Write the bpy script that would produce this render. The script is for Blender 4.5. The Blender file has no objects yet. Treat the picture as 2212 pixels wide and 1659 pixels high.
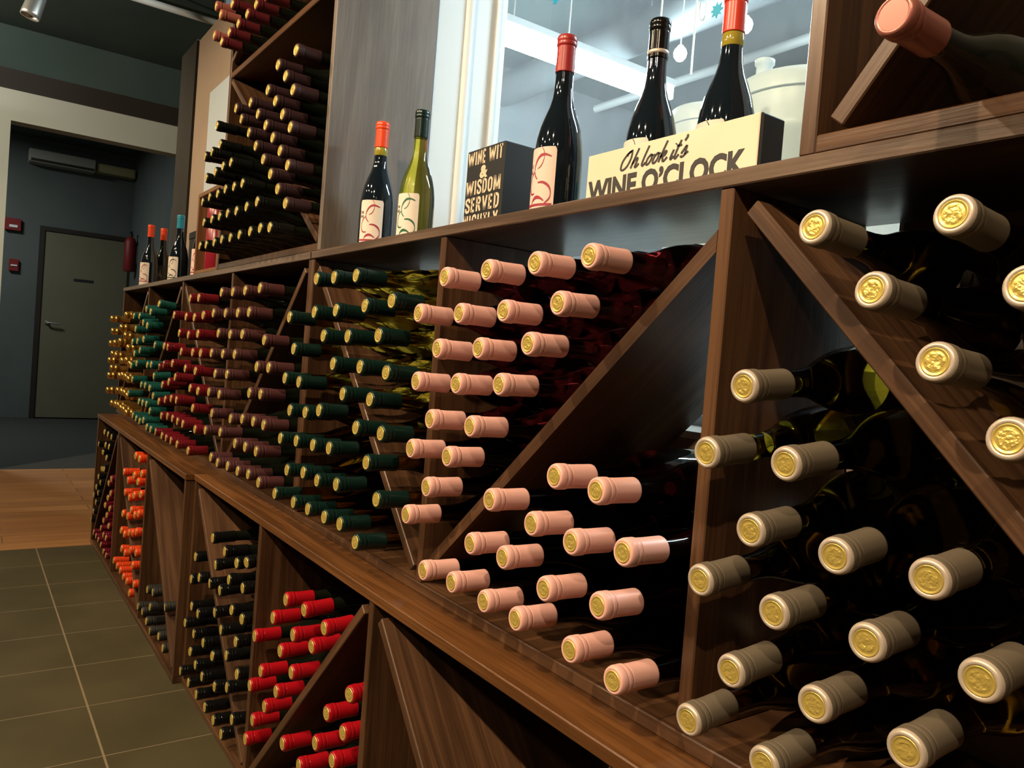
import bpy, math, random
from mathutils import Vector, Matrix
random.seed(7)
sc = bpy.context.scene
col = sc.collection
PI = math.pi

# ------------------------------------------------------------------ helpers
def prop(o, label=None, cat=None, group=None, kind=None):
    if label: o['label'] = label
    if cat: o['category'] = cat
    if group: o['group'] = group
    if kind: o['kind'] = kind
    return o

class MB:
    def __init__(s): s.v = []; s.f = []; s.sm = []
    def add(s, vs, fs, smooth=False):
        n = len(s.v); s.v += [tuple(p) for p in vs]
        for f in fs: s.f.append(tuple(i+n for i in f)); s.sm.append(smooth)
        return s
    def box(s, x0, x1, y0, y1, z0, z1):
        v = [(x, y, z) for x in (x0, x1) for y in (y0, y1) for z in (z0, z1)]
        return s.add(v, [(0,1,3,2),(4,6,7,5),(0,4,5,1),(2,3,7,6),(0,2,6,4),(1,5,7,3)])
    def cbox(s, x0, x1, y0, y1, z0, z1, b=.0015):
        # box with chamfered edges
        import itertools
        v = []; idx = {}
        lo = (x0, y0, z0); hi = (x1, y1, z1)
        for c in itertools.product((0, 1), repeat=3):
            for ax in range(3):
                p = [(hi[i]-b if c[i] else lo[i]+b) for i in range(3)]
                p[ax] = hi[ax] if c[ax] else lo[ax]
                idx[c+(ax,)] = len(v); v.append(p)
        f = []
        for ax in range(3):
            o1, o2 = (ax+1) % 3, (ax+2) % 3
            for sd in (0, 1):
                q = []
                for a, b2 in ((0,0),(1,0),(1,1),(0,1)):
                    c = [0,0,0]; c[ax] = sd; c[o1] = a; c[o2] = b2
                    q.append(idx[tuple(c)+(ax,)])
                f.append(q if sd else q[::-1])
        for ax in range(3):                      # edges along ax
            o1, o2 = (ax+1) % 3, (ax+2) % 3
            for a in (0, 1):
                for b2 in (0, 1):
                    c0 = [0,0,0]; c0[o1] = a; c0[o2] = b2; c1 = list(c0); c1[ax] = 1
                    f.append([idx[tuple(c0)+(o1,)], idx[tuple(c1)+(o1,)], idx[tuple(c1)+(o2,)], idx[tuple(c0)+(o2,)]])
        for c in itertools.product((0, 1), repeat=3):
            f.append([idx[c+(0,)], idx[c+(1,)], idx[c+(2,)]])
        return s.add(v, f)
    def lathe(s, prof, n=32, c=(0,0,0), cap0=True, cap1=True, smooth=True):
        # prof: list of (z, r) about local z
        vs = []; fs = []
        for z, r in prof:
            for k in range(n):
                a = 2*PI*k/n
                vs.append((c[0]+r*math.cos(a), c[1]+r*math.sin(a), c[2]+z))
        for i in range(len(prof)-1):
            for k in range(n):
                k2 = (k+1) % n
                fs.append((i*n+k, i*n+k2, (i+1)*n+k2, (i+1)*n+k))
        s.add(vs, fs, smooth)
        if cap0: s.add([vs[k] for k in range(n)], [tuple(range(n-1, -1, -1))])
        if cap1: s.add([vs[(len(prof)-1)*n+k] for k in range(n)], [tuple(range(n))])
        return s
    def tube(s, pts, r, n=8, flat=None):
        pts = [Vector(p) for p in pts]; vs = []; fs = []
        for i, p in enumerate(pts):
            d = (pts[min(i+1, len(pts)-1)]-pts[max(i-1, 0)]).normalized()
            up = Vector((0, 0, 1)) if abs(d.z) < .9 else Vector((1, 0, 0))
            a = d.cross(up).normalized(); b = a.cross(d)
            rr = r[i] if isinstance(r, (list, tuple)) else r
            for k in range(n):
                t = 2*PI*k/n; q = p+a*math.cos(t)*rr+b*math.sin(t)*rr
                vs.append(q)
        for i in range(len(pts)-1):
            for k in range(n):
                k2 = (k+1) % n
                fs.append((i*n+k, i*n+k2, (i+1)*n+k2, (i+1)*n+k))
        s.add(vs, fs, True)
        s.add(vs[:n], [tuple(range(n-1, -1, -1))]); s.add(vs[-n:], [tuple(range(n))])
        return s
    def ribbon(s, pts, w, fn, th=.0004):
        # flat pen stroke in a 2D plane mapped to 3D by fn(x, y, h)
        n = len(pts); L = []
        for i, p in enumerate(pts):
            q0 = pts[max(i-1, 0)]; q1 = pts[min(i+1, n-1)]
            dx, dy = q1[0]-q0[0], q1[1]-q0[1]; l = math.hypot(dx, dy) or 1
            ww = (w[i] if isinstance(w, (list, tuple)) else w)/2
            L.append(((p[0]-dy/l*ww, p[1]+dx/l*ww), (p[0]+dy/l*ww, p[1]-dx/l*ww)))
        vs = []
        for a, b in L:
            vs += [fn(a[0], a[1], th), fn(b[0], b[1], th), fn(a[0], a[1], 0), fn(b[0], b[1], 0)]
        fs = []
        for i in range(n-1):
            a = 4*i; b = a+4
            fs += [(a, b, b+1, a+1), (a, a+2, b+2, b), (a+1, b+1, b+3, a+3)]
        fs += [(0, 1, 3, 2), (4*n-4, 4*n-2, 4*n-1, 4*n-3)]
        return s.add(vs, fs)
    def mesh(s, name, mat):
        m = bpy.data.meshes.new(name); m.from_pydata(s.v, [], s.f)
        m.polygons.foreach_set('use_smooth', s.sm)
        if mat: m.materials.append(mat)
        m.validate(); m.update()
        import bmesh
        bm = bmesh.new(); bm.from_mesh(m)
        bmesh.ops.recalc_face_normals(bm, faces=bm.faces); bm.to_mesh(m); bm.free()
        return m
    def build(s, name, mat, parent=None, loc=None, rot=None):
        return obj(name, s.mesh(name, mat), parent, loc, rot)

def obj(name, mesh, parent=None, loc=None, rot=None):
    o = bpy.data.objects.new(name, mesh); col.objects.link(o)
    if parent: o.parent = parent
    if loc: o.location = loc
    if rot: o.rotation_euler = rot
    return o
def thing(name, label, cat, loc=(0,0,0), group=None):
    o = bpy.data.objects.new(name, None); col.objects.link(o); o.location = loc
    o.empty_display_size = .05
    return prop(o, label, cat, group)

def smoothpts(P, k=6, closed=False):
    out = []; n = len(P)
    for i in range(n if closed else n-1):
        g = lambda j: P[j % n] if closed else P[max(0, min(n-1, j))]
        p0, p1, p2, p3 = g(i-1), g(i), g(i+1), g(i+2)
        for t in range(k):
            t /= k
            out.append(tuple(.5*(2*p1[c]+(p2[c]-p0[c])*t+(2*p0[c]-5*p1[c]+4*p2[c]-p3[c])*t*t+(3*p1[c]-p0[c]-3*p2[c]+p3[c])*t**3) for c in range(len(p1))))
    out.append(P[0] if closed else P[-1])
    return out

# ------------------------------------------------------------------ materials
def newmat(name):
    m = bpy.data.materials.new(name); m.use_nodes = True
    nt = m.node_tree; b = nt.nodes['Principled BSDF']
    return m, nt, b
def mat(name, c, rough=.5, metal=0, trans=0, ior=1.45, emit=None, es=0, spec=None, coat=0):
    m, nt, b = newmat(name)
    b.inputs['Base Color'].default_value = (*c, 1); b.inputs['Roughness'].default_value = rough
    b.inputs['Metallic'].default_value = metal; b.inputs['Transmission Weight'].default_value = trans
    b.inputs['IOR'].default_value = ior
    if spec is not None: b.inputs['Specular IOR Level'].default_value = spec
    if coat: b.inputs['Coat Weight'].default_value = coat; b.inputs['Coat Roughness'].default_value = .1
    if emit: b.inputs['Emission Color'].default_value = (*emit, 1); b.inputs['Emission Strength'].default_value = es
    return m
def node(nt, typ, **kw):
    n = nt.nodes.new(typ)
    for k, v in kw.items(): setattr(n, k, v)
    return n
def coords(nt, scale, rnd=True):
    tc = node(nt, 'ShaderNodeTexCoord'); mp = node(nt, 'ShaderNodeMapping')
    mp.inputs['Scale'].default_value = scale
    nt.links.new(tc.outputs['Object'], mp.inputs['Vector'])
    if rnd:
        oi = node(nt, 'ShaderNodeObjectInfo'); mu = node(nt, 'ShaderNodeMath', operation='MULTIPLY'); mu.inputs[1].default_value = 37.0
        cb = node(nt, 'ShaderNodeCombineXYZ')
        nt.links.new(oi.outputs['Random'], mu.inputs[0])
        for k in range(3): nt.links.new(mu.outputs[0], cb.inputs[k])
        nt.links.new(cb.outputs[0], mp.inputs['Location'])
    return mp
def ramp(nt, fac, stops):
    r = node(nt, 'ShaderNodeValToRGB'); e = r.color_ramp.elements
    while len(e) < len(stops): e.new(.5)
    for q, (p, c) in zip(e, stops): q.position = p; q.color = (*c, 1)
    nt.links.new(fac, r.inputs['Fac']); return r
def wood(name, axis, dark, mid, light, rough=.45, g=1.0, knots=True):
    m, nt, b = newmat(name)
    s = [38*g]*3; s[axis] = 1.6
    mp = coords(nt, s)
    n1 = node(nt, 'ShaderNodeTexNoise'); n1.inputs['Scale'].default_value = .8; n1.inputs['Detail'].default_value = 8
    n1.inputs['Roughness'].default_value = .62; n1.inputs['Distortion'].default_value = 1.1
    nt.links.new(mp.outputs[0], n1.inputs['Vector'])
    s2 = [260]*3; s2[axis] = 6
    mp2 = coords(nt, s2); n2 = node(nt, 'ShaderNodeTexNoise'); n2.inputs['Scale'].default_value = 1; n2.inputs['Detail'].default_value = 3
    nt.links.new(mp2.outputs[0], n2.inputs['Vector'])
    mp3 = coords(nt, (3, 3, 3)); n3 = node(nt, 'ShaderNodeTexNoise'); n3.inputs['Scale'].default_value = 1; n3.inputs['Detail'].default_value = 3
    nt.links.new(mp3.outputs[0], n3.inputs['Vector'])
    mix = node(nt, 'ShaderNodeMath', operation='MULTIPLY_ADD'); mix.inputs[1].default_value = .35
    nt.links.new(n2.outputs['Fac'], mix.inputs[0]); nt.links.new(n1.outputs['Fac'], mix.inputs[2])
    ad = node(nt, 'ShaderNodeMath', operation='MULTIPLY_ADD'); ad.inputs[1].default_value = .35
    nt.links.new(n3.outputs['Fac'], ad.inputs[0]); nt.links.new(mix.outputs[0], ad.inputs[2])
    r = ramp(nt, ad.outputs[0], [(.55, dark), (.82, mid), (1.05 if False else 1.0, light)])
    nt.links.new(r.outputs['Color'], b.inputs['Base Color'])
    b.inputs['Roughness'].default_value = rough; b.inputs['Specular IOR Level'].default_value = .5
    bp = node(nt, 'ShaderNodeBump'); bp.inputs['Strength'].default_value = .25; bp.inputs['Distance'].default_value = .002
    nt.links.new(mix.outputs[0], bp.inputs['Height']); nt.links.new(bp.outputs[0], b.inputs['Normal'])
    return m
def noisy(name, c0, c1, scale=6, rough=.7, bump=0, spec=.3):
    m, nt, b = newmat(name); mp = coords(nt, (scale,)*3, False)
    n = node(nt, 'ShaderNodeTexNoise'); n.inputs['Scale'].default_value = 1; n.inputs['Detail'].default_value = 6
    nt.links.new(mp.outputs[0], n.inputs['Vector'])
    r = ramp(nt, n.outputs['Fac'], [(.35, c0), (.65, c1)]); nt.links.new(r.outputs['Color'], b.inputs['Base Color'])
    b.inputs['Roughness'].default_value = rough; b.inputs['Specular IOR Level'].default_value = spec
    if bump:
        bp = node(nt, 'ShaderNodeBump'); bp.inputs['Strength'].default_value = bump; bp.inputs['Distance'].default_value = .003
        nt.links.new(n.outputs['Fac'], bp.inputs['Height']); nt.links.new(bp.outputs[0], b.inputs['Normal'])
    return m

WD, WM, WL = (.026, .012, .006), (.072, .033, .0155), (.125, .060, .028)
W = [wood('walnut_grain_x', 0, WD, WM, WL, .31), wood('walnut_grain_y', 1, WD, WM, WL, .31), wood('walnut_grain_z', 2, WD, WM, WL, .34)]
ST, SM, SL = (.050, .020, .006), (.112, .043, .012), (.19, .078, .024)
WB = wood('walnut_brace', 0, WD, WM, WL, .42)
COUNTER = wood('counter_walnut', 0, (.045, .028, .019), (.10, .063, .044), (.16, .106, .076), .31)
SHELF = wood('shelf_walnut', 0, ST, SM, SL, .38)
PANEL = wood('window_lit_panel', 2, (.085, .066, .054), (.135, .107, .088), (.185, .150, .124), .5, .3)  # case walnut, greyed and lightened to carry the window light on this side
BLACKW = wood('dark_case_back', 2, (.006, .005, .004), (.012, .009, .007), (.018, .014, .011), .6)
CRATE = wood('crate_pine', 2, (.10, .045, .016), (.17, .075, .027), (.24, .11, .042), .5)

def seal_mat():
    m, nt, b = newmat('gold_foil_seal')
    b.inputs['Base Color'].default_value = (.80, .60, .15, 1); b.inputs['Metallic'].default_value = .55; b.inputs['Roughness'].default_value = .33
    mp = coords(nt, (230, 230, 230)); n = node(nt, 'ShaderNodeTexNoise'); n.inputs['Scale'].default_value = 1; n.inputs['Detail'].default_value = 2
    nt.links.new(mp.outputs[0], n.inputs['Vector'])
    tc = node(nt, 'ShaderNodeTexCoord'); sp = node(nt, 'ShaderNodeVectorMath', operation='MULTIPLY'); sp.inputs[1].default_value = (1, 1, 0)
    ln = node(nt, 'ShaderNodeVectorMath', operation='LENGTH')
    nt.links.new(tc.outputs['Object'], sp.inputs[0]); nt.links.new(sp.outputs[0], ln.inputs[0])
    ms = node(nt, 'ShaderNodeMapRange'); ms.inputs['From Min'].default_value = .0085; ms.inputs['From Max'].default_value = .0062
    nt.links.new(ln.outputs['Value'], ms.inputs['Value'])
    mu = node(nt, 'ShaderNodeMath', operation='MULTIPLY'); nt.links.new(ms.outputs[0], mu.inputs[0]); nt.links.new(n.outputs['Fac'], mu.inputs[1])
    bp = node(nt, 'ShaderNodeBump'); bp.inputs['Strength'].default_value = .9; bp.inputs['Distance'].default_value = .0022
    nt.links.new(mu.outputs[0], bp.inputs['Height']); nt.links.new(bp.outputs[0], b.inputs['Normal'])
    return m
SEAL = seal_mat(); SILVER = mat('silver_foil_rim', (.62, .52, .43), .35, .3)
G_DARK = mat('dark_bottle_glass', (.006, .008, .005), .06, spec=.6)
G_ROSE = mat('ruby_wine_glass', (.032, .002, .002), .03, trans=1, ior=1.42)
G_OLIVE = mat('olive_wine_glass', (.26, .17, .010), .03, trans=1, ior=1.42)
G_AMBER = mat('amber_wine_glass', (.38, .22, .018), .03, trans=1, ior=1.42)
G_NAVY = mat('inky_wine_glass', (.006, .010, .015), .04, spec=.7)
G_YELLOW = mat('yellow_green_glass', (.66, .58, .07), .02, trans=1, ior=1.42)
BLACKP = mat('black_paint', (.012, .013, .015), .6)
# capsule: name -> (material, glass)
CAPM = {
 'pink': mat('pink_capsule', (.82, .46, .41), .42), 'grey': mat('taupe_capsule', (.185, .150, .108), .42, .2),
 'green': mat('bottle_green_capsule', (.005, .019, .015), .25), 'purple': mat('plum_capsule', (.066, .020, .021), .5),
 'wine': mat('crimson_capsule', (.14, .009, .014), .2), 'teal': mat('teal_capsule', (.008, .078, .064), .35),
 'gold': mat('gold_foil_capsule', (.62, .36, .09), .32, .85), 'cpurple': mat('plum_capsule_shaded', (.032, .011, .014), .55), 'cblack': mat('black_capsule', (.005, .006, .005), .35),  # cpurple: plum with the shade inside the case put into its colour
 'cred': mat('brick_red_capsule', (.125, .013, .018), .45), 'cred_lit': mat('brick_red_capsule_lit', (.38, .11, .085), .5),  # second red: brick red with light on the protruding bottles mixed in
 'lblack': None, 'lmaroon': mat('maroon_capsule', (.13, .006, .018), .2), 'orange': mat('orange_capsule', (.78, .065, .012), .32),
 'charcoal': mat('charcoal_capsule', (.016, .015, .013), .6), 'black': mat('gloss_black_capsule', (.006, .006, .006), .12),
 'red': mat('scarlet_capsule', (.38, .006, .012), .18), 'tealtop': mat('turquoise_capsule', (.02, .27, .42), .3),
 'wax': mat('red_wax', (.36, .03, .03), .3), 'redfoil': mat('red_foil', (.62, .05, .03), .25), 'copper': mat('copper_rose_foil', (.42, .15, .12), .3, .3)}
CAPM['lblack'] = CAPM['black']
GLASS = {k: G_DARK for k in CAPM}
GLASS.update(pink=G_ROSE, grey=G_OLIVE, green=G_AMBER)

# ------------------------------------------------------------------ bottle meshes (local z: mouth 0 -> base)
BODY = MB().lathe([(.03,.0128),(.07,.0133),(.086,.0141),(.100,.0158),(.114,.0195),(.130,.0255),(.147,.0308),(.165,.0345),(.183,.0366),(.20,.0372),(.284,.0372),(.292,.0358),(.297,.0320),(.298,.028)], 36)
CAPS = MB().lathe([(0,.0116),(-.0006,.0126),(-.0002,.0140),(.0012,.0152),(.0040,.0160),(.0078,.0161),(.0090,.0159),(.0096,.0155),(.0102,.0158),(.0112,.0161),(.0152,.0160),(.0162,.0157),(.0168,.0150),(.0171,.0146),(.0178,.0146),(.0182,.0150),(.0195,.0150),(.030,.0148),(.0565,.0152),(.0578,.0152),(.058,.0149),(.058,.0138)], 32)
SEALM = MB().lathe([(0,.0122),(-.0011,.0119),(-.0012,.0112),(-.0007,.0106),(-.0006,.0050),(-.0006,.0002)], 32)
HOOD = MB().lathe([(.0,.004),(.0008,.010),(.004,.0148),(.010,.0165),(.016,.0158),(.020,.0150),(.023,.0160),(.027,.0186),(.033,.0186),(.037,.0156),(.050,.0160),(.088,.0180)], 32)
RIMM = MB().lathe([(-.0001,.0108),(-.0010,.0112),(-.0013,.0130),(-.0006,.0143),(.0008,.0152),(.0022,.0157)], 32, cap0=False, cap1=False)
bodies = {}; caps = {}
seal_mesh = SEALM.mesh('gold_seal', SEAL); seal_small = seal_mesh.copy(); seal_small.transform(Matrix.Diagonal((.9, .9, 1, 1)))
def body_mesh(g):
    m = GLASS[g]
    if m.name not in bodies: bodies[m.name] = BODY.mesh('glass_body', m)
    return bodies[m.name]
def cap_mesh(g):
    if g not in caps: caps[g] = (HOOD if g == 'gold' else CAPS).mesh('capsule', CAPM[g])
    return caps[g]
LABEL_IVORY = mat('ivory_label', (.80, .70, .60), .55)
LABEL_PINK = mat('blush_label', (.82, .60, .52), .55)
LABEL_DARK = mat('dark_label', (.05, .042, .025), .5)
INK = mat('label_ink', (.03, .025, .025), .5)
SW = {'red': mat('red_swirl_ink', (.36, .03, .06), .5), 'green': mat('green_swirl_ink', (.01, .12, .05), .5), 'brown': mat('brown_swirl_ink', (.10, .04, .03), .5), 'blue': mat('blue_swirl_ink', (.01, .05, .05), .5), 'gilt': mat('gilt_ink', (.35, .30, .20), .5)}
def text_mesh(name, body, x0, x1, z0, z1, m, off=0, depth=.0006, shear=0, sp=1.0):
    cu = bpy.data.curves.new(name, 'FONT'); cu.body = body; cu.extrude = .02; cu.offset = off; cu.shear = shear; cu.space_character = sp; cu.resolution_u = 3
    o = bpy.data.objects.new(name, cu); col.objects.link(o)
    dg = bpy.context.evaluated_depsgraph_get(); me = bpy.data.meshes.new_from_object(o.evaluated_get(dg))
    bpy.data.objects.remove(o); bpy.data.curves.remove(cu)
    xs = [v.co.x for v in me.vertices]; ys = [v.co.y for v in me.vertices]; zs = [v.co.z for v in me.vertices]
    ax, bx, ay, by, az, bz = min(xs), max(xs), min(ys), max(ys), min(zs), max(zs)
    for v in me.vertices:   # letters stand upright in the x-z plane, facing -y
        v.co = (x0+(v.co.x-ax)/(bx-ax)*(x1-x0), -(v.co.z-az)/(bz-az)*depth, z0+(v.co.y-ay)/(by-ay)*(z1-z0))
    me.name = name; me.materials.clear(); me.materials.append(m)
    return me
SWIRL = [  # pen strokes on the label: points (s across -1..1, t up 0..1), widths
 ([(.10,1.0),(.24,.95),(.31,.88),(.26,.80),(.10,.73),(-.12,.70)], .028),
 ([(.75,.86),(.40,.89),(.05,.88),(-.22,.82),(-.38,.74),(-.40,.66),(-.30,.60),(-.12,.55)], .05),
 ([(-.40,.66),(-.62,.62),(-.78,.54),(-.82,.45),(-.74,.38),(-.55,.345),(-.3,.35)], .04),
 ([(-.05,.50),(.30,.50),(.62,.46),(.80,.40),(.84,.32),(.76,.26),(.5,.20)], .05),
 ([(-1.0,.185),(0,.185),(.95,.185)], .035),
 ([(-.5,.19),(-.40,.25),(-.15,.29),(.15,.285),(.45,.24)], .05),
 ([(-.55,.17),(-.58,.09),(-.48,.03),(-.36,.005)], .03)]
def curved_label(parent, R, c_ang, half, z0, z1, m, ink, art='swirl', flip=False, word=None, bar=None):
    # parent's local z runs from the mouth (0) to the base; the label wraps the glass around angle c_ang
    n = 20; mb = MB(); hgt = abs(z1-z0)
    def P(s, t, h):
        a = c_ang+(-s if flip else s)*half; r = R+.0004+h
        return (r*math.cos(a), r*math.sin(a), z0+(z1-z0)*t)
    vs = []; fs = []
    rows = [(0, .90), (.03, .97), (.06, 1), (.94, 1), (.97, .97), (1, .90)]
    for t, w in rows:
        for k in range(n+1): vs.append(P((-1+2*k/n)*w, t, 0))
    for i in range(len(rows)-1):
        for k in range(n): a = i*(n+1)+k; fs.append((a, a+1, a+n+2, a+n+1))
    mb.add(vs, fs, True); lb = mb.build('label', m, parent)
    f = lambda x, y, h: P(x, y, .0002+h)
    ar = MB()
    if art == 'swirl':
        asp = hgt/(2*half*R)
        for pts, w in SWIRL:
            pp = smoothpts(pts, 5); ar.ribbon(pp, [w*(.35+.65*math.sin(PI*(i+.5)/len(pp))) if w != .035 else w for i in range(len(pp))], lambda x, y, h: f(x*.95, y, h), .0002)
        ar.build('vine_swirl_print', SW[ink], lb)
    else:       # a pale engraving of trees on the dark label
        for k in range(9):
            x = -.8+.2*k; ar.ribbon([(x, .05), (x, .36+.03*(k % 2))], .05, f, .0002)
        for k in range(7):
            x = -.3+.11*k; h = .62+.2*math.sin(k*1.7+1); ar.ribbon([(x-.06, .52), (x, h), (x+.05, .55)], .10, f, .0002)
        ar.ribbon([(-.85, .45), (-.3, .50), (.85, .44)], .06, f, .0002)
        ar.build('tree_engraving_print', SW['gilt'], lb)
    if word:
        for j, wd in enumerate(word):
            me = text_mesh('label_lettering', wd, -.97, -.60, .72-.085*j, .775-.085*j, INK, .01)
            for v in me.vertices: v.co = f(v.co.x, v.co.z, .0002)
            obj('label_lettering', me, lb)
    return lb
LYING = dict(pink='red', grey='brown', green='green')
KIND = dict(pink='rose_wine_bottle', grey='white_wine_bottle', green='white_wine_bottle', gold='sparkling_wine_bottle')
def aim(d, roll=0):
    return Vector(d).to_track_quat('Z', 'Y') @ Matrix.Rotation(roll, 3, 'Z').to_quaternion()
protos = {}
def bottle(g, m, d, label, group, roll):
    if g not in protos:
        r = thing(KIND.get(g, 'red_wine_bottle'), label, 'wine bottle')
        obj('glass_body', body_mesh(g), r)
        c = obj('capsule', cap_mesh(g), r)
        if g not in ('gold', 'copper'):
            s = obj('gold_seal', seal_small if g in ('grey', 'pink') else seal_mesh, c)
        if g == 'grey': RIMM.build('silver_rim', SILVER, c)
        if g in ('pink', 'grey', 'green'): curved_label(r, .0373, 0, .95, .185, .278, LABEL_IVORY, LYING[g])
        protos[g] = r
    else:
        src = protos[g]; r = src.copy(); col.objects.link(r)
        for ch in src.children:
            c = ch.copy(); col.objects.link(c); c.parent = r
            for q in ch.children:
                e = q.copy(); col.objects.link(e); e.parent = c
    r.rotation_mode = 'QUATERNION'; r.location = m; r.rotation_quaternion = aim(d, roll)
    prop(r, label, 'wine bottle', group)
    return r

ORD = ['', 'first', 'second', 'third', 'fourth', 'fifth', 'sixth', 'seventh', 'eighth', 'ninth', 'tenth', 'eleventh', 'twelfth', 'thirteenth', 'fourteenth', 'fifteenth']
ADJ = {'pink':'pink capped bottle', 'grey':'taupe capped bottle', 'green':'dark green capped bottle', 'purple':'plum capped counter rack bottle', 'wine':'crimson capped bottle',
 'teal':'teal capped bottle', 'gold':'gold foiled bottle', 'cpurple':'plum capped bottle in the tall case', 'cblack':'black capped bottle in the tall case',
 'cred':'brick red capped bottle', 'cred_lit':'salmon red capped bottle', 'lblack':'black capped bottle in the farthest floor bin', 'lmaroon':'maroon capped bottle',
 'orange':'orange capped bottle lying', 'charcoal':'matt charcoal capped bottle', 'black':'gloss black capped bottle', 'red':'scarlet capped bottle'}
SIDED = {'pink', 'grey', 'green', 'purple', 'wine', 'teal', 'gold', 'orange', 'black', 'red', 'charcoal'}
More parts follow.
